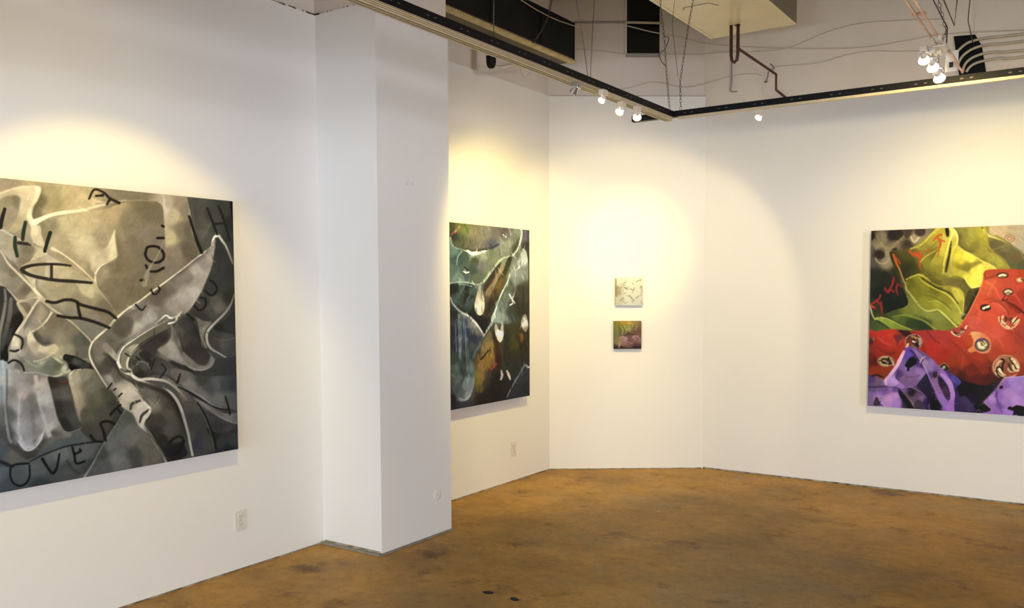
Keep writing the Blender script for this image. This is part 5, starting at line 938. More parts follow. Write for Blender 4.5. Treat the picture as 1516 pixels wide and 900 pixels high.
    medal(1490, 543.5, 19, 16, 'c8906a', '9a6a44', [([(-15, 3), (-12, -6), (-6, -11)], 4, 'cda47a'), ([(-14, 8), (-9, 13), (-4, 14)], 4, 'd0c08c'), ([(-10, 3), (-6, 8), (-2, 10)], 4, 'd8cb98'), ([(-13, 0), (-14, 6), (-10, 13), (-3, 17)], 2.4, '261a10'), ([(-11, -1), (-7, 1), (-5, 6)], 2, '261a10'), ([(-7, -12), (-3, -10), (-5, -3), (-5, 4)], 3, '2a1e14'),
        ([(-2, -14), (1, -15)], 3, '8c8a5c'), ([(5, -14), (8, -8), (12, -3), (15, 2)], 2.2, '2c2014'), ([(9, -12), (14, -6), (17, 0)], 4, 'd6c492'), ([(10, -2), (12, 4), (17, 5)], 3.4, 'c8b486'), ([(0, -8), (1, -2), (0, 4)], 4, '9c4a38'), ([(4, -5), (6, 2), (10, 6)], 2.6, '3a2014'), ([(3, 2), (6, 6), (12, 8)], 3, 'c09a70'), ([(-3, 8), (4, 10), (12, 9), (18, 8)], 3.4, 'a8452a'), ([(-12, 12), (-2, 16), (4, 14)], 2, '3a2016')], w=3)
    medal(1490, 528, 12, 1, 'b46a48', 'a85a3a', [], w=.6)
    medal(1353.5, 505, 12.5, 10, 'b08a68', '6a3a2a', [([(-8, 4), (-11, 8), (-4, 10)], 3, 'c8bca0'), ([(-2, -7), (4, -5)], 3, 'b88a50'), ([(7, -7), (10, 0), (9, 7)], 4, 'a89a80'), ([(0, -4), (3, 3), (7, 6)], 2.6, '1c120e'), ([(-1, 0), (2, 1)], 2.6, 'd0c0a8'), ([(-7, 0), (-4, 3), (-2, 6)], 3, 'a03020'), ([(-3, 6), (1, 8)], 2.4, '7a7050'), ([(-11, 3), (-12, 7)], 2, 'c07028'), ([(4, -9), (8, -6)], 2, '3c2418'), ([(3, 6), (7, 9)], 2.6, '2a1820')], w=1.6)
    medal(1311.5, 534.5, 12, 7.5, 'a89468', '4a2c18', [([(-9, -3), (-5, -6), (2, -6)], 2.6, 'b0a070'), ([(-9, 1), (-5, 5), (3, 6)], 2.6, 'b8a878'), ([(-4, -1), (0, 0), (3, 2)], 1.8, 'b0a880'), ([(-5, 2), (0, 3)], 1.8, '1c1410'), ([(7, -4), (11, 2), (12, 6)], 2.6, 'b0a880'), ([(4, -3), (6, 3)], 2, '2a1a10')], w=1.4)
    b.poly([(1288, 500), (1294, 498), (1295, 504), (1290, 510), (1287, 508)], [(1290, 504, '3a1c14'), (1293, 502, '8a6a4a')], 1, .8)
    medal(1399, 545, 7, 7, '6a5028', '2e2c1c', [([(-3, 2), (0, -2)], 4, '9aa08a'), ([(-7, -3), (0, -8), (7, -2)], 2, 'a8602c')], w=1.4)
    medal(1481, 531, 1, 1, 'b46a48', 'a85a3a', [], w=.4)
    b.line([(1478, 528), (1486, 526), (1500, 527)], [1.4, 2.2, 1.4], 'b8905c', .7)
    # dark gap under the red
    b.poly([(1396, 548), (1412, 556), (1426, 562), (1444, 568), (1462, 570), (1478, 562), (1484, 568), (1472, 578), (1460, 590), (1452, 600), (1446, 612), (1410, 612), (1400, 590)],
           [(1425, 570, '15110f'), (1440, 575, '140f10'), (1420, 580, '1c1628'), (1450, 580, '1e191c'), (1465, 572, '241a20'), (1440, 590, '22182c'), (1440, 605, '181410'), (1410, 575, '2a1e4a'), (1475, 570, '3a2a34')], 2)
    # purple drapery
    b.poly([(1340, 516), (1336, 526), (1328, 542), (1318, 555), (1308, 562), (1284, 558), (1280, 620), (1460, 624), (1446, 606), (1430, 590), (1420, 574), (1412, 558), (1396, 546), (1380, 530), (1366, 520), (1354, 514), (1346, 513)],
           [(1345, 522, '6a48a0'), (1350, 530, '6b4c98'), (1340, 540, '8a6ca4'), (1335, 555, '5c3c7c'), (1355, 552, '8a6a96'), (1365, 550, '8d6aa2'), (1350, 565, '75587c'), (1360, 535, '3f2a5c'), (1345, 575, '6e4f7a'), (1362, 558, '7a5a8e'), (1370, 566, '2a1e3c'), (1372, 580, '2c1c3e'), (1380, 560, '4a3470'),
            (1378, 590, '120e18'), (1385, 600, '0c0a12'), (1372, 595, '362058'), (1315, 562, 'a585bc'), (1325, 565, 'ab88ba'), (1320, 572, '9c78ac'), (1335, 572, '9470a4'), (1300, 565, '6e5a70'), (1290, 562, '5a3f70'), (1290, 575, '66527c'), (1310, 578, '6e4c88'), (1325, 577, '6c4a88'), (1300, 590, '9b78a4'), (1315, 590, 'ad82ac'), (1325, 585, 'ac80b0'), (1330, 598, '9e74b4'),
            (1290, 600, '7a6288'), (1285, 590, '7a6288'), (1310, 600, 'a47cac'), (1340, 598, '42304c'), (1355, 592, '6a4e66'), (1365, 590, '7c5c84'), (1360, 600, '765872'), (1350, 582, '4c3c44'), (1376, 540, '8a6ba2'), (1384, 550, '7a5a90'), (1390, 575, '7a5690'), (1396, 585, '8862a4'), (1370, 525, '6c5680'), (1400, 548, '8c60a8'), (1412, 590, '4a366a'), (1425, 595, '352850'), (1430, 606, '251c38'), (1412, 560, '544490'), (1405, 605, '8860ac'), (1418, 575, '2c2244')], .9)
    b.line([(1339, 520), (1335, 528), (1329, 540), (1322, 550), (1316, 557), (1311, 563), (1312, 570)], [4, 5, 5, 5, 4, 3.6, 3], ['c896a0', 'd4a8b0', 'cfa2b4', 'c29cbc', 'b894b8', 'c8a0b0', 'b890b0'], .95)
    b.poly([(1326, 556), (1334, 540), (1340, 526), (1345, 518), (1352, 522), (1360, 532), (1368, 544), (1371, 552), (1366, 562), (1356, 570), (1346, 575), (1336, 568), (1328, 562)],
           [(1345, 524, '6248a4'), (1336, 540, '7a5a94'), (1330, 555, '553a70'), (1345, 545, '84669c'), (1350, 555, '84628e'), (1362, 548, '8e6ca4'), (1366, 556, '8a6ca0'), (1355, 566, '7a5a84'), (1345, 570, '78588a'), (1338, 562, '7a5a80'), (1357, 532, '40285c'), (1365, 540, '4c3070')], 1)
    b.line([(1340, 558), (1352, 558), (1362, 556)], [1.5, 2, 1.5], '5a3e62', .6, 1.5)
    b.line([(1348, 518), (1356, 524), (1362, 532), (1370, 545), (1378, 556)], [2, 2, 2], '26183c', .7, 1.2)
    # bears
    def blob(pts, c='0e0c12', s=.9): b.poly(pts, c, s, .95, False)
    blob([(1340, 541), (1343, 535), (1346, 531), (1350, 528), (1355, 529), (1358, 533), (1357, 538), (1352, 542), (1347, 545), (1347, 549), (1343, 549), (1344, 545)])
    blob([(1292, 600), (1294, 593), (1296, 588), (1299, 589), (1301, 594), (1304, 595), (1302, 598), (1307, 601), (1296, 601)], '3a2c3c')
    b.poly([(1330, 576), (1336, 580), (1342, 588), (1350, 598), (1356, 606), (1346, 606), (1338, 596), (1332, 586)], '17131c', 1.5, .95)
    b.line([(1340, 582), (1348, 592), (1355, 604)], [1.4, 2.4, 3], ['5c5a40', '8a6a60', '9a7a70'], .85, .8)
    b.poly([(1344, 576), (1350, 574), (1356, 578), (1352, 586), (1346, 584)], '231d24', 1.2, .85)
    b.line([(1346, 572), (1356, 576), (1366, 582), (1374, 592), (1377, 606)], [1.6, 1.6, 2, 1.6], '8c6a94', .7)
    b.poly([(1355, 596), (1362, 592), (1368, 600), (1366, 606), (1354, 606)], '3a3038', 1.5, .7)
    b.poly([(1358, 572), (1366, 560), (1374, 553), (1382, 566), (1386, 580), (1380, 590), (1374, 600), (1372, 588), (1364, 578)], [(1368, 566, '2a2040'), (1375, 575, '2c1c38'), (1380, 585, '281838')], 1.4, .9)
    b.line([(1312, 573), (1325, 574), (1338, 577), (1346, 578)], [2, 2.6, 2], '5e3e7c', .7, 1.2)
    b.line([(1284, 573), (1298, 573), (1312, 572)], [2.4, 2], '3a2a4c', .7, 1.5); b.line([(1290, 557), (1298, 555), (1306, 558)], 2.4, '1c1014', .8, 1)
    b.line([(1285, 582), (1300, 584), (1314, 580)], [3, 4, 3], '8262a2', .7, 2)
    # striped folds
    b.poly([(1352, 515), (1360, 520), (1368, 528), (1378, 540), (1386, 550), (1394, 565), (1400, 580), (1404, 594), (1400, 606), (1390, 592), (1384, 578), (1376, 560), (1368, 542), (1360, 530)],
           [(1360, 525, '8a6c9c'), (1370, 534, '96789c'), (1378, 545, '86709c'), (1385, 560, '8a648c'), (1392, 575, '8a628c'), (1380, 555, '5a4278'), (1398, 590, '8c68ac')], 1, .95)
    b.line([(1363, 536), (1367, 530), (1371, 528)], [2.6, 2.4, 1.6], 'ac90b0', .8); b.line([(1364, 538), (1368, 532)], 1.6, '2a1a2c', .9)
    b.line([(1368, 540), (1374, 552), (1380, 566), (1390, 584), (1400, 600)], [1.4, 2, 2, 2], ['b494b8', '9c7cac', '8a6aa4', '8c6cae'], .8)
    b.poly([(1382, 552), (1388, 550), (1388, 558), (1383, 559)], '2c1826', 1, .8)
    b.poly([(1390, 556), (1396, 560), (1404, 572), (1408, 584), (1406, 592), (1400, 588), (1394, 576), (1390, 566)], [(1396, 566, '2c2038'), (1402, 580, '4a3050'), (1405, 586, '3c2844')], 1, .95)
    b.poly([(1392, 552), (1400, 554), (1408, 562), (1413, 572), (1415, 585), (1414, 600), (1412, 610), (1402, 608), (1404, 596), (1408, 588), (1405, 572), (1398, 561)], [(1398, 556, 'a078b4'), (1407, 566, 'a880b4'), (1411, 580, 'a478b0'), (1410, 600, '9668ac')], .9)
    b.poly([(1400, 548), (1412, 554), (1420, 560), (1424, 566), (1418, 572), (1414, 578), (1412, 568), (1406, 558)], [(1405, 552, '4c3c7c'), (1415, 560, '5a4aa0'), (1420, 565, '56489a'), (1415, 573, '40347c')], 1, .95)
    b.poly([(1416, 580), (1426, 584), (1436, 592), (1443, 602), (1440, 612), (1416, 612)], [(1420, 590, '3c2c5c'), (1432, 592, '4a3a60'), (1438, 602, '44345a'), (1424, 604, '3a2a54')], 1, .95)
    b.line([(1432, 606), (1438, 600), (1443, 598)], 2, '58466c', .6, 1)
    b.poly([(1420, 574), (1428, 572), (1432, 580), (1426, 586), (1421, 584)], '0f0c12', 1.5, .8)
    b.poly([(1448, 604), (1456, 598), (1462, 600), (1468, 606), (1466, 612), (1450, 612)], '141010', 1.4, .9)
    b.line([(1444, 612), (1450, 606), (1452, 613)], 1.6, '6a5070', .8)
    # right hand purple mound
    b.poly([(1457, 595), (1464, 588), (1474, 576), (1482, 568), (1488, 560), (1496, 558), (1510, 557), (1530, 555), (1640, 560), (1640, 640), (1440, 620), (1466, 608), (1464, 602)],
           [(1462, 596, '966ea8'), (1470, 590, 'a27cb0'), (1470, 605, '906aa4'), (1478, 585, '9064a4'), (1480, 600, '7c549c'), (1476, 610, '9060a8'), (1490, 570, '8862a4'), (1500, 565, '9a78b4'), (1512, 562, '9274ae'), (1495, 580, 'a07cb0'), (1505, 590, 'a882b6'), (1514, 580, '9472b0'), (1488, 595, '9c74ac'), (1490, 610, '9a70b4'), (1515, 600, 'a07ab0'), (1508, 575, '9c78b2')], .9)
    b.line([(1478, 572), (1484, 564), (1489, 559), (1498, 558), (1516, 557)], [2, 2.6, 2, 1.4], ['9a7868', 'b88a9a', 'b890b0', 'a888c0'], .85)
    b.line([(1477, 578), (1476, 588), (1480, 600), (1484, 610)], [4, 3, 3], ['6e4892', '5c3c7c', '6a4890', '7a549c'], .8, 1)
    b.line([(1456, 594), (1466, 584), (1476, 574)], [1.4, 1.4], '5a4460', .8, 1)
    blob([(1480, 572), (1485, 570), (1486, 574), (1481, 576)], '1a1018')
    blob([(1492, 605), (1494, 601), (1500, 602), (1505, 599), (1512, 600), (1530, 606), (1530, 620), (1508, 618), (1506, 613), (1500, 614), (1501, 608)], '120a10')
    b.brushy(260, 21, (1284, 338, 1516, 490), 9, 1.8, .6, .16, .5)
    b.brushy(160, 22, (1284, 490, 1516, 614), 9, 1.8, -.5, .14, .45)
    m = b.I.mean(-1, keepdims=True); b.I = np.clip(b.I*(1+.32*(m-96)/100), 0, 255)
    b.grain(.07, 2.5, 5, 3, .7); b.grain(.06, 10, 8, 5)
    return b.I
# three frames of reference: what each lamp lights
LAMPS = 'small spotlights on the suspended track'
lamp((VT+.005, 4.33, 2.655), (VL, 5.25, 1.55), ZK-.018, 'track spotlight on the left track furthest from the corner, dark side turned to the room', M_chrome, .85)
lamp((VT+.045, 4.575, 2.645), (VL, 5.45, 1.75), ZK-.018, 'lit white track spotlight on the left track, second from the far one', None, .78)
lamp((VT-.02, 4.93, 2.645), (VL, 5.75, 1.75), ZK-.018, 'lit white track spotlight on the left track, third along towards the corner', None, .95)
lamp((VT+.01, 5.12, 2.640), (-3.40, 6.86, 1.62), ZK-.018, 'lit white spotlight on the left track nearest the corner, before the strut end', None, .98)
lamp((-1.90, UT-.02, 2.655), (-3.40, 6.86, 1.40), ZK-.018, 'single lit spotlight under the strut along the right wall, left of the pipe', None, .85)
for (px, py, pz), tg, tp, lb in (
        ((-.800, 4.91, 2.700), (-1.0, U1, 1.75), 2.765, 'uppermost spotlight of the bright cluster at the end of the coppery conduits'),
        ((-.764, 4.96, 2.668), (-.7, U1, 1.6), 2.765, 'middle spotlight of the bright cluster at the end of the coppery conduits'),
        ((-.738, 5.00, 2.620), (-.4, U1, 1.5), 2.765, 'lowest spotlight of the bright cluster, hanging just over the black strut')):
    lamp((px, py, pz), tg, tp, lb, None, 1.02, 'spotlights clustered at the end of the coppery conduits')
lamp((VT-.01, 2.15, 2.650), (VL, 2.5, 1.4), ZK-.018, 'track spotlight lighting the grey fabric painting, nearest the photographer')
# bracket plate and copper elbow holding the cluster
t = thing('lamp_bracket', 'cream and copper bracket holding the bright lamp cluster', 'bracket', (-.682, 4.992, 2.70))
MB().box((-.034, .006, -.050), (.026, .020, .055), .006).build('bracket_plate', M_white, t)
MB().tube([(-.02, .0, .058), (.0, .0, .03), (.018, .0, -.005), (.034, .0, -.04), (.05, .0, -.062)], .006, 8).build('copper_arm', M_copper, t, True)
MB().box((-.014, -.004, -.03), (.004, .0055, -.004), .002).build('dark_knob', M_slot, t)

# light beams of the lit lamps: a core and the wider spill of each reflector
def off(p, t, k=.04):
    d = (Vector(t)-Vector(p)).normalized(); return Vector(p)+d*k
for p, t, e, ang, bl, cl in (
        ((VT-.01, 2.15, 2.650), (VL, 2.45, 1.18), 'left', 74, .40, WARM),
        ((VT-.01, 2.15, 2.650), (VL, 1.90, 1.90), 'leftspill', 120, 1.0, WARM),
        ((VT+.045, 4.575, 2.645), (VL, 5.62, 1.35), 'alc', 84, .6, WARM),
        ((VT-.02, 4.93, 2.645), (VL, 5.72, 2.00), 'alc2', 64, 1.0, WARM),
        ((-1.90, UT-.02, 2.655), (-3.42, 6.85, 1.40), 'arc', 82, .25, WARM2),
        ((VT+.01, 5.12, 2.640), (-3.40, 6.86, 1.92), 'hot', 34, 1.0, WARM),
        ((VT+.01, 5.12, 2.640), (-3.40, 6.86, 1.90), 'hotspill', 80, 1.0, WARM2),
        ((VT+.045, 4.575, 2.645), (VL, 6.10, 1.20), 'alcspill', 115, 1.0, WARM2),
        ((-.764, 4.96, 2.668), (-.80, U1, 1.30), 'rightspill', 140, 1.0, WARM2),
        ((-.738, 5.00, 2.620), (-.55, U1, 1.25), 'right', 92, .8, WARM),
        ((-.800, 4.91, 2.700), (-.45, U1, 2.05), 'right2', 56, 1.0, WARM)):
    beam(off(p, t), t, SP[e], ang, bl, cl)

# ------------------------------------------------------------------ hanging wires and chains
def chain(pts, label, r=.0017, pitch=.024, twist=None):
    pts = [Vector(p) for p in pts]
    t = thing('hanging_chain', label, 'chain', pts[-1])
    o = pts[-1]; m = MB(); k = 0
    for a, b in zip(pts[:-1], pts[1:]):
        n = max(1, int((b-a).length/pitch)); d = (b-a).normalized(); R = look_matrix(d)
        for i in range(n):
            c = a + (b-a)*((i+.5)/n) - o
            m.torus(Matrix.Translation(c) @ R @ Matrix.Rotation(PI/2 if k % 2 else 0, 4, 'Z') @ Matrix.Rotation(PI/2, 4, 'X'), pitch*.62, r, .45, 10, 5); k += 1
    m.build('links', M_chain, t, True)
    return t
def smooth_path(pts, n=8):
    P = [Vector(p) for p in pts]; Q = [2*P[0]-P[1]] + P + [2*P[-1]-P[-2]]; out = []
    for i in range(1, len(Q)-2):
        for k in range(n):
            s = k/n; a, b, c, d = Q[i-1], Q[i], Q[i+1], Q[i+2]
            out.append(.5*((2*b)+(c-a)*s+(2*a-5*b+4*c-d)*s*s+(3*b-a-3*c+d)*s**3))
    return out + [P[-1]]
def wire(name, pts, r, m, label, cat='cable', sm=True, group=None):
    P = smooth_path(pts) if sm else [Vector(p) for p in pts]
    return tag(MB().tube(P, r, 7).build(name, m, None, True), label, cat, group)
chain([(-2.60, 5.60, 4.7), (-2.558, 5.6, 3.454), (-2.527, 5.6, 3.234), (-2.515, 5.6, 3.053), (-2.50, 5.63, 2.775)], 'knotted chain holding the strut corner, the left of the two')
wire('loose_wire', [(-2.53, 5.59, 3.26), (-2.49, 5.585, 3.24), (-2.52, 5.585, 3.17), (-2.56, 5.585, 3.15), (-2.545, 5.585, 3.10), (-2.515, 5.59, 3.06)], .003, M_chain, 'short curled wire end twisted round the left chain at the strut corner', 'wire')
chain([(-2.15, UT, 4.7), (-2.359, UT, 3.492), (-2.396, UT, 3.298), (-2.447, UT, 2.969), (-2.44, UT, 2.775)], 'chain holding the strut corner, the right of the two, kinked halfway')
wire('hanger_wire', [(-2.36, UT-.02, 4.7), (-2.50, UT-.02, 3.35), (-2.455, UT-.02, 3.0)], .0018, M_chain, 'thin wire meeting the right chain above the strut corner', 'wire', False)
wire('hanger_wire', [(VT, 3.98, 4.7), (VT, 4.365, 3.169), (VT, 4.434, 3.001), (VT, 4.50, ZT+.022)], .0020, M_chain, 'left wire of the V shaped hanger on the long left strut', 'wire', False)
wire('hanger_wire', [(VT, 4.70, 4.7), (VT, 4.576, 3.225), (VT, 4.552, 3.029), (VT, 4.53, ZT+.022)], .0020, M_chain, 'right wire of the V shaped hanger on the long left strut', 'wire', False)
wire('hanger_wire', [(VT, 3.59, 4.7), (VT, 3.565, 2.957), (VT, 3.563, ZT+.022)], .0022, M_chain, 'straight hanger wire on the left strut, in front of the black duct', 'wire', False)
chain([(-3.565, 6.25, 4.7), (-3.54, 5.793, 3.731), (-3.54, 5.744, 3.595), (-3.54, 5.648, 3.473), (-3.56, 5.563, 3.372)], 'pale chain slanting across the face of the black duct', .0028, .03)
chain([(-.83, 5.07, 4.7), (-.767, 5.07, 3.046), (-.725, 5.07, 2.874), (-.740, 4.975, 2.768)], 'rusty chain above the bright lamp cluster')
wire('hanger_wire', [(-1.02, 5.14, 4.7), (-.799, 5.14, 3.06), (-.730, 5.14, 2.91), (-.712, 5.0, 2.765)], .0035, M_chain, 'thick bent wire above the bright lamp cluster', 'wire', False)
wire('hanger_strap', [(-.95, 5.4, 4.7), (-.80, 5.4, 3.16), (-.732, 5.4, 2.983), (-.722, 5.4, 3.118), (-.70, 5.4, 4.7)], .004, M_chain, 'pointed dark wire loop hanging above the lamp cluster', 'wire', False)
wire('hanger_wire', [(-.78, 6.8, 4.7), (-.83, 6.8, 3.509), (-.839, 6.8, 3.376), (-.849, 7.20, 3.30)], .0035, M_chain, 'wire coming down to the slatted black opening at the right', 'wire', False)

# ------------------------------------------------------------------ black duct along the left wall
t = thing('air_duct', 'long black sheet metal duct high along the left wall beyond the pillar', 'duct', (-3.58, 4.50, 3.37))
MB().box((-.38, 0, .012), (0, 1.70, .31), .004).build('duct_body', M_duct, t)
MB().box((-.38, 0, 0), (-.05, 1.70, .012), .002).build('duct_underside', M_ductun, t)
MB().box((-.05, 0, -.002), (.012, 1.712, .012), .002).build('bottom_lip', M_lip, t)
fl = MB()
for i in range(60): fl.box((.002, .02+i*.028, .013), (.006, .036+i*.028, .024))
fl.build('perforated_lip', mat('rusty_lip', rgb(104, 74, 58), .7), t)
MB().box((.0005, 0, .285), (.010, 1.70, .300), .002).build('top_flange', M_duct, t)
e = MB()
e.box((-.38, 1.701, .012), (-.36, 1.712, .31)).box((-.02, 1.701, .012), (.003, 1.712, .31)).box((-.36, 1.701, .29), (-.02, 1.712, .31))
e.build('end_flange', M_duct, t)
for u in (.55, 1.2):
    MB().box((.0005, u, .03), (.008, u+.02, .284), .001).build('standing_seam', M_duct, t)
wire('cable', [(-3.50, 4.6, 3.70), (-3.545, 5.348, 3.635), (-3.545, 5.764, 3.612), (-3.545, 6.10, 3.63), (-3.55, 6.3, 3.66)], .0035, M_cablel, 'thin pale cable hanging across the black duct')
t = thing('pipe_elbow', 'stubby black pipe hanging below the black duct with a pale band', 'pipe', (-3.75, 5.30, 3.367))
MB().lathe([(.036, 0), (.036, -.11), (.038, -.112), (.038, -.13), (.036, -.132), (.036, -.165), (.030, -.19), (.018, -.205), (0, -.208)], 20).build('pipe_body', M_black, t, True)
MB().lathe([(.0385, -.108), (.041, -.109), (.041, -.119), (.0385, -.12)], 20).build('pipe_band', M_white, t, True)
MB().tube([(0, .03, -.185), (0, .10, -.178), (0, .33, -.105), (0, .57, -.058)], .011, 8).build('outlet_rod', M_cable, t, True)
wire('loose_wire', [(-3.82, 5.80, 3.34), (-3.85, 5.833, 3.283), (-3.82, 5.852, 3.215), (-3.8, 5.90, 3.265), (-3.8, 5.885, 3.233)], .003, M_cable, 'small dangling wire end below the black duct', 'wire')

# ------------------------------------------------------------------ heater cabinet
t = thing('ceiling_heater', 'large beige metal heater cabinet hanging under the ceiling', 'heater', (-2.61, 4.9, 3.5))
MB().box((0, 0, .004), (.655, 1.745, .62), .006).build('cabinet_body', M_beige, t)
f = MB()
f.box((-.004, -.004, 0), (.659, .03, .004)).box((-.004, 1.715, 0), (.659, 1.749, .004)).box((-.004, .03, 0), (.02, 1.715, .004)).box((.635, .03, 0), (.659, 1.715, .004))
f.build('bottom_rim', M_beige, t)
pnl = MB()
for a, b in (((.12, .93), (.30, .93)), ((.30, .93), (.34, 1.02)), ((.12, .93), (.10, .98))):
    d = (Vector(b)-Vector(a)); n = Vector((-d.y, d.x)).normalized()*.003; a = Vector(a); b = Vector(b)
    pnl.prism([tuple(a-n), tuple(b-n), tuple(b+n), tuple(a+n)], .001, .0038)
pnl.build('scratch_line', M_hole, t)
MB().box((.655, .004, .006), (.661, 1.741, .615), .003).build('side_panel', mat('heater_side', rgb(124, 110, 88), .5), t)  # darker than the beige cabinet, the side's shade is in the colour
for a in (.05, 1.65):
    for b in (.04, .60): MB().tube([(b, a, .62), (b, a, 1.2)], .006, 8).build('hanger_rod', M_chain, t)
MB().lathe([(0, -.004), (.018, -.003), (.022, .003)], 14, Matrix.Translation((.29, 1.53, 0))).build('drain_fitting', M_pipe, t, True)
wire('drain_pipe', [(-2.365, 6.42, 3.51), (-2.363, 6.42, 3.29), (-2.358, 6.42, 3.25), (-2.338, 6.42, 3.232), (-2.318, 6.42, 3.25), (-2.312, 6.42, 3.29), (-2.312, 6.42, 3.51)], .0125, M_pipe, 'brown U shaped pipe trap under the beige heater', 'pipe', False)
wire('drain_pipe', [(-2.305, 6.42, 3.325), (-2.246, 7.12, 3.272), (-2.245, 7.12, 3.150), (-2.165, 7.225, 3.07)], .0105, M_pipe, 'brown pipe zigzagging from the pipe trap down to the right wall', 'pipe', False)

# ------------------------------------------------------------------ conduit and cables on the old plaster
wire('conduit', [(-3.782, 6.556, 3.803), (-3.433, 6.802, 3.804)], .010, M_frame, 'grey conduit from the black duct to the dark square opening', 'conduit', False)
wire('conduit', [(-3.433, 6.802, 3.804), (-3.177, 6.984, 3.799)], .011, M_cablel, 'pale conduit piece crossing the dark square opening', 'conduit', False)
wire('cable', [(-3.419, 6.812, 3.776), (-3.27, 6.918, 3.732), (-3.176, 6.984, 3.71), (-3.05, 7.06, 3.68), (-2.796, 7.235, 3.618), (-2.198, 7.235, 3.497), (-1.651, 7.235, 3.418), (-1.313, 7.235, 3.416), (-1.037, 7.235, 3.421), (-0.538, 7.235, 3.367)], .0042, M_cable, 'long sagging cable from the dark opening across the right wall')
wire('cable', [(-3.79, 6.607, 3.596), (-3.615, 6.725, 3.58), (-3.427, 6.86, 3.553), (-3.169, 7.038, 3.554), (-2.93, 7.205, 3.553), (-2.6, 7.24, 3.54)], .0036, M_cable, 'cable running just under the dark square opening')
wire('cable', [(-2.785, 7.24, 3.55), (-2.449, 7.24, 3.51), (-2.2, 7.24, 3.499), (-1.868, 7.24, 3.578), (-1.626, 7.24, 3.599), (-1.364, 7.24, 3.575), (-1.039, 7.24, 3.53)], .0036, M_cable, 'cable arching upward on the right wall, topmost of those behind the coppery conduits')
wire('cable', [(-2.333, 7.235, 3.351), (-2.267, 7.235, 3.363), (-1.956, 7.235, 3.345), (-1.751, 7.235, 3.372), (-1.552, 7.235, 3.378), (-1.358, 7.235, 3.345), (-1.0, 7.235, 3.30)], .0036, M_cable, 'cable starting at the pipe bend and waving right towards the slatted opening')
wire('cable', [(-3.60, 6.74, 3.24), (-3.435, 6.856, 3.27), (-3.355, 6.912, 3.293), (-3.276, 6.968, 3.321), (-3.191, 7.029, 3.316), (-3.096, 7.095, 3.288), (-2.985, 7.17, 3.282), (-2.795, 7.24, 3.323), (-2.619, 7.24, 3.342), (-2.475, 7.24, 3.333), (-2.401, 7.24, 3.307)], .0036, M_cable, 'wavy cable low on the old plaster behind the two chains')
wire('cable', [(-2.661, 7.24, 3.453), (-2.659, 7.24, 3.298), (-2.663, 7.24, 3.217), (-2.61, 7.24, 3.206)], .006, M_frame, 'short upright grey cable below the heater pipe trap')
wire('loose_wire', [(-2.329, 7.22, 3.39), (-2.295, 7.22, 3.348), (-2.339, 7.22, 3.327), (-2.349, 7.22, 3.274), (-2.371, 7.22, 3.244), (-2.344, 7.22, 3.252)], .0035, M_chain, 'crooked dark wire end beside the pipe bend', 'wire')
COIL = [[(-0.973, 3.217), (-0.948, 3.276), (-0.896, 3.32), (-0.84, 3.335), (-0.759, 3.341), (-0.534, 3.333)],
        [(-0.954, 3.156), (-0.929, 3.22), (-0.886, 3.261), (-0.826, 3.285), (-0.745, 3.292), (-0.533, 3.282)],
        [(-0.918, 3.113), (-0.901, 3.173), (-0.863, 3.21), (-0.803, 3.23), (-0.723, 3.236), (-0.531, 3.221)],
        [(-0.891, 3.119), (-0.875, 3.145), (-0.841, 3.169), (-0.776, 3.183), (-0.679, 3.188), (-0.53, 3.175)]]
for i, cc in enumerate(COIL):
    c3 = [(x, 7.205, z) for x, z in cc]; x, _, z = c3[-1]
    c3 += [(x+.9, 7.205, z-.01+.01*i), (x+2.2, 7.205, z+.02)]
    wire('cable', c3, .0095, M_cablel, 'pale cable looping over the slatted black opening, %s of the four' % ('topmost', 'second from the top', 'third from the top', 'lowest')[i], group='cables looping over the black opening')

# ------------------------------------------------------------------ paintings
def canvas_mat(name, rough, gain=(1, 1, 1), spec=.12):
    m = bpy.data.materials.new(name); m.use_nodes = True; nt = m.node_tree; N = nt.nodes; L = nt.links
    b = N['Principled BSDF']; a = N.new('ShaderNodeAttribute'); a.attribute_name = 'pigment'
    x = N.new('ShaderNodeMix'); x.data_type = 'RGBA'; x.blend_type = 'MULTIPLY'; x.inputs[0].default_value = 1
    L.new(a.outputs['Color'], x.inputs[6]); x.inputs[7].default_value = (*gain, 1); L.new(x.outputs[2], b.inputs['Base Color'])
    b.inputs['Roughness'].default_value = rough; b.inputs['Specular IOR Level'].default_value = spec
    tc = N.new('ShaderNodeTexCoord'); n = N.new('ShaderNodeTexNoise'); n.inputs['Scale'].default_value = 220
    L.new(tc.outputs['Object'], n.inputs['Vector'])
    u = N.new('ShaderNodeBump'); u.inputs['Strength'].default_value = .15; u.inputs['Distance'].default_value = .002
    L.new(n.outputs['Fac'], u.inputs['Height']); L.new(u.outputs['Normal'], b.inputs['Normal'])
    return m
def homography(src, dst):
    A = []; B = []
    for (x, y), (X, Y) in zip(src, dst):
        A.append([x, y, 1, 0, 0, 0, -X*x, -X*y]); B.append(X)
        A.append([0, 0, 0, x, y, 1, -Y*x, -Y*y]); B.append(Y)
    return np.append(np.linalg.solve(np.array(A, float), np.array(B, float)), 1).reshape(3, 3)
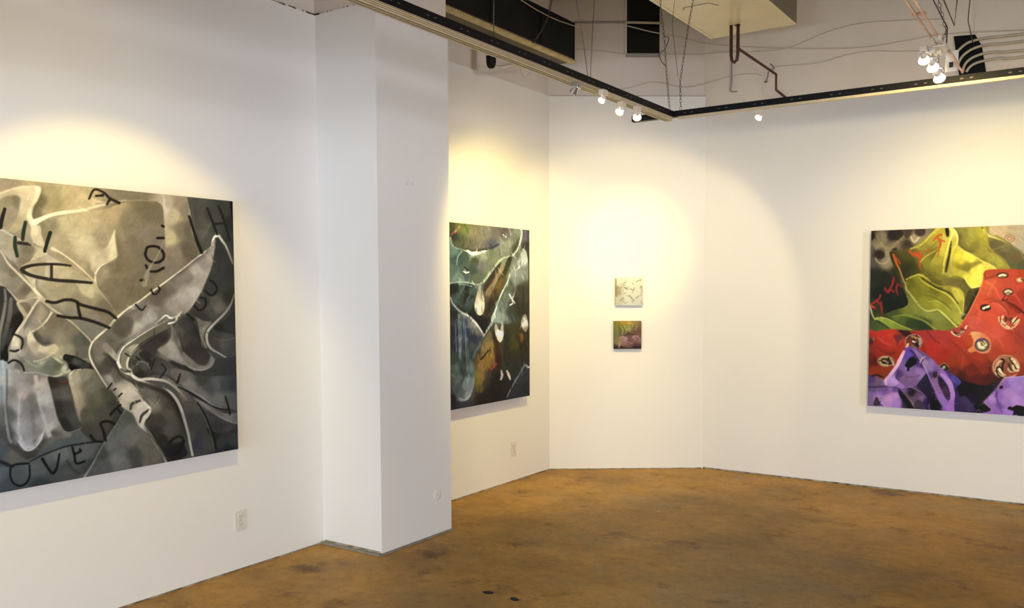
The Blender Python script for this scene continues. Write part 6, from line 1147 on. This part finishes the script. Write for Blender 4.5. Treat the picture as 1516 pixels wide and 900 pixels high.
def painting(label, origin, ang, W, H, art, corners, gain, cell=.004, depth=.045, rough=.45, edge=None, group=None, tilt=0):
    """origin: lower left corner at the wall, ang: turn about z so local x runs along the wall and -y faces the room;
    corners: ((x, z) on the canvas -> point of the sketch) used to lay the sketch out on the flat canvas"""
    t = thing('canvas_painting', label, 'painting', origin, group); t.rotation_euler = (0, tilt, ang)
    nx, ny = max(2, int(round(W/cell))), max(2, int(round(H/cell)))
    gx, gz = np.meshgrid(np.linspace(0, W, nx+1), np.linspace(0, H, ny+1))
    Hm = homography([c[0] for c in corners], [c[1] for c in corners])
    w = Hm[2, 0]*gx+Hm[2, 1]*gz+1
    X = (Hm[0, 0]*gx+Hm[0, 1]*gz+Hm[0, 2])/w; Y = (Hm[1, 0]*gx+Hm[1, 1]*gz+Hm[1, 2])/w
    col = art(X, Y)
    col = np.clip(col, 0, 255)/255.0
    col = np.where(col <= .04045, col/12.92, ((col+.055)/1.055)**2.4)
    me = bpy.data.meshes.new('painted_canvas')
    co = np.stack([gx, np.full_like(gx, -depth), gz], -1).reshape(-1, 3)
    i = np.arange(nx*ny); r, c = i//nx, i % nx; a = r*(nx+1)+c
    F = np.stack([a, a+1, a+nx+2, a+nx+1], -1)
    me.vertices.add(len(co)); me.vertices.foreach_set('co', co.ravel().astype(np.float32))
    me.loops.add(F.size); me.loops.foreach_set('vertex_index', F.ravel().astype(np.int32))
    me.polygons.add(len(F)); me.polygons.foreach_set('loop_start', (np.arange(len(F))*4).astype(np.int32)); me.polygons.foreach_set('loop_total', np.full(len(F), 4, np.int32))
    me.update(); me.validate()
    at = me.color_attributes.new('pigment', 'FLOAT_COLOR', 'POINT')
    rgba = np.concatenate([col.reshape(-1, 3), np.ones((len(co), 1))], 1).astype(np.float32)
    at.data.foreach_set('color', rgba.ravel())
    me.materials.append(canvas_mat('oil_paint', rough, gain))
    o = bpy.data.objects.new('painted_canvas', me); C.objects.link(o); o.parent = t
    m = MB().box((0, -depth+.0006, 0), (W, -.004, H), .002)
    m.build('canvas_edge', edge or M_plate, t)
    s = MB().box((.02, -.004, .02), (W-.02, 0, .06)).box((.02, -.004, H-.06), (W-.02, 0, H-.02)).box((.02, -.004, .06), (.06, 0, H-.06)).box((W-.06, -.004, .06), (W-.02, 0, H-.06))
    s.build('stretcher_bars', mat('pine', rgb(196, 164, 120), .7, noise=(8, .3, rgb(180, 146, 104))), t)
    return t
M_edgedark = mat('dark_canvas_edge', rgb(52, 46, 58), .6)
# left wall: local x must run along +y with -y(local) facing +x(world): turn by +90 degrees
painting('large grey painting of lettered drapery on the left wall', (VL+.001, 1.766, .695), PI/2, 1.34, 1.340, art_left,
         [((1.34, 0), (354, 665.5)), ((1.34, 1.340), (343, 297.3)), ((.092, 0), (0, 726)), ((.141, 1.340), (0, 266))], G['left'], .003, depth=.07, rough=.55, edge=M_edgedark)
painting('tall dark green painting of draped cloth and tulips beyond the pillar', (VL+.001, 4.686, .692), PI/2, 1.35, 1.350, art_alcove,
         [((1.35, 0), (784, 586.5)), ((1.35, 1.350), (784, 340.5)), ((.288, 0), (666, 606)), ((.305, 1.350), (666, 329.3))], G['alc'], .0034, depth=.07, rough=.45, edge=M_edgedark)
painting('large colourful painting of green, red and purple fabric on the right wall', (-1.508, U1-.001, .652), 0, 1.35, 1.348, art_right,
         [((0, 0), (1283.5, 601.5)), ((0, 1.348), (1291, 340.3)), ((1.050, 0), (1516, 615.3)), ((1.013, 1.348), (1516, 336.3))], G['right'], .0036, depth=.07, rough=.5, edge=mat('pale_canvas_edge', rgb(150, 140, 160), .6))
angd = math.atan2(dd.y, dd.x)
def small(label, x0, x1, z0, z1, art, gain, corners):
    sx = s_at(x0)
    p = diag(sx, .0005)
    return painting(label, (p[0], p[1], z0), angd, .236, z1-z0, art, corners, gain, .003, .042, group=None, rough=.5, edge=M_smalledge)
M_smalledge = mat('dull_canvas_edge', rgb(120, 100, 84), .6, noise=(30, .2, rgb(190, 170, 140)))
small('small pale textured canvas, the upper of the two on the diagonal wall', -3.511, -3.32, 1.423, 1.661, art_small_pale, G['s1'],
      [((0, 0), (911, 451)), ((0, .238), (911, 411)), ((.236, 0), (950, 451)), ((.236, .238), (950, 411))])
M_smalledge = M_edgedark
small('small dark pink and green canvas, the lower of the two on the diagonal wall', -3.519, -3.323, 1.049, 1.289, art_small_dark, G['s2'],
      [((0, 0), (908, 516)), ((0, .24), (909, 475)), ((.236, 0), (949, 516)), ((.236, .24), (950, 475))])

# ------------------------------------------------------------------ small litter on the floor
for i, (x, y, a, lb) in enumerate(((-2.593, 3.617, .3, 'left'), (-2.424, 3.609, -.4, 'right'))):
    b = bmesh.new(); n = 14; r = random.Random(i+3)
    top = []; bot = []
    for k_ in range(n):
        q = 2*PI*k_/n; R = .022*(1+.35*r.random()); px, py = math.cos(q)*R*1.25, math.sin(q)*R*.8
        px, py = px*math.cos(a)-py*math.sin(a), px*math.sin(a)+py*math.cos(a)
        bot.append(b.verts.new((px, py, 0))); top.append(b.verts.new((px*.75, py*.75, .0035)))
    b.faces.new(bot[::-1]); b.faces.new(top)
    for k_ in range(n): b.faces.new((bot[k_], bot[(k_+1) % n], top[(k_+1) % n], top[k_]))
    q = MB(); q.bm = b
    tag(q.build('tar_spot', M_black, None, False, (x, y, .0)), 'small black blob on the concrete floor, the %s of the pair' % lb, 'floor mark', 'black blobs on the floor')

# ------------------------------------------------------------------ added daylight fill at the unseen windows, room bounce
for k, (a, b) in enumerate(WN):
    l = bpy.data.lights.new('window_daylight', 'AREA'); l.shape = 'RECTANGLE'; l.size = b-a-.1; l.size_y = WZ1-WZ0-.1
    l.energy = DAY[k]; l.color = (.74, .86, 1.0)
    o = bpy.data.objects.new('window_daylight', l); C.objects.link(o); o.location = ((a+b)/2, UR0-.02, (WZ0+WZ1)/2)
    o.rotation_euler = Vector((0, 1, -.15)).to_track_quat('-Z', 'Z').to_euler()
l = bpy.data.lights.new('window_daylight', 'AREA'); l.shape = 'RECTANGLE'; l.size = SW[1]-SW[0]-.1; l.size_y = 1.7; l.energy = DAY[2]; l.color = (.93, .93, 1)
o = bpy.data.objects.new('window_daylight', l); C.objects.link(o); o.location = (VR+.02, (SW[0]+SW[1])/2, 1.275)
o.rotation_euler = Vector((-1, 0, -.15)).to_track_quat('-Z', 'Z').to_euler()
W = bpy.data.worlds.new('world'); bpy.context.scene.world = W; W.use_nodes = True
W.node_tree.nodes['Background'].inputs['Color'].default_value = (.75, .82, 1, 1); W.node_tree.nodes['Background'].inputs['Strength'].default_value = .6

# ------------------------------------------------------------------ camera
FPX, YP, PITCH, ROLL, TH = 1302.8, 510.28, .061, -.0035, .5936
R0 = Vector((math.cos(TH), math.sin(TH), 0)); FW = Vector((-math.sin(TH)*math.cos(PITCH), math.cos(TH)*math.cos(PITCH), -math.sin(PITCH)))
UP = R0.cross(FW); RR = R0*math.cos(ROLL)+UP*math.sin(ROLL); UU = -R0*math.sin(ROLL)+UP*math.cos(ROLL)
cd = bpy.data.cameras.new('camera'); cam = bpy.data.objects.new('camera', cd); C.objects.link(cam)
Mx = Matrix((RR, UU, -FW)).transposed().to_4x4(); Mx.translation = Vector((0, 0, 1.55)); cam.matrix_world = Mx
cd.sensor_width = 36; cd.lens = FPX/1516*36; cd.shift_y = (YP-450)/1516; cd.clip_start = .05
bpy.context.scene.camera = cam
vs = bpy.context.scene.view_settings; vs.view_transform = 'Standard'; vs.look = 'None'; vs.exposure = EXPO; vs.gamma = 1; vs.use_curve_mapping = False
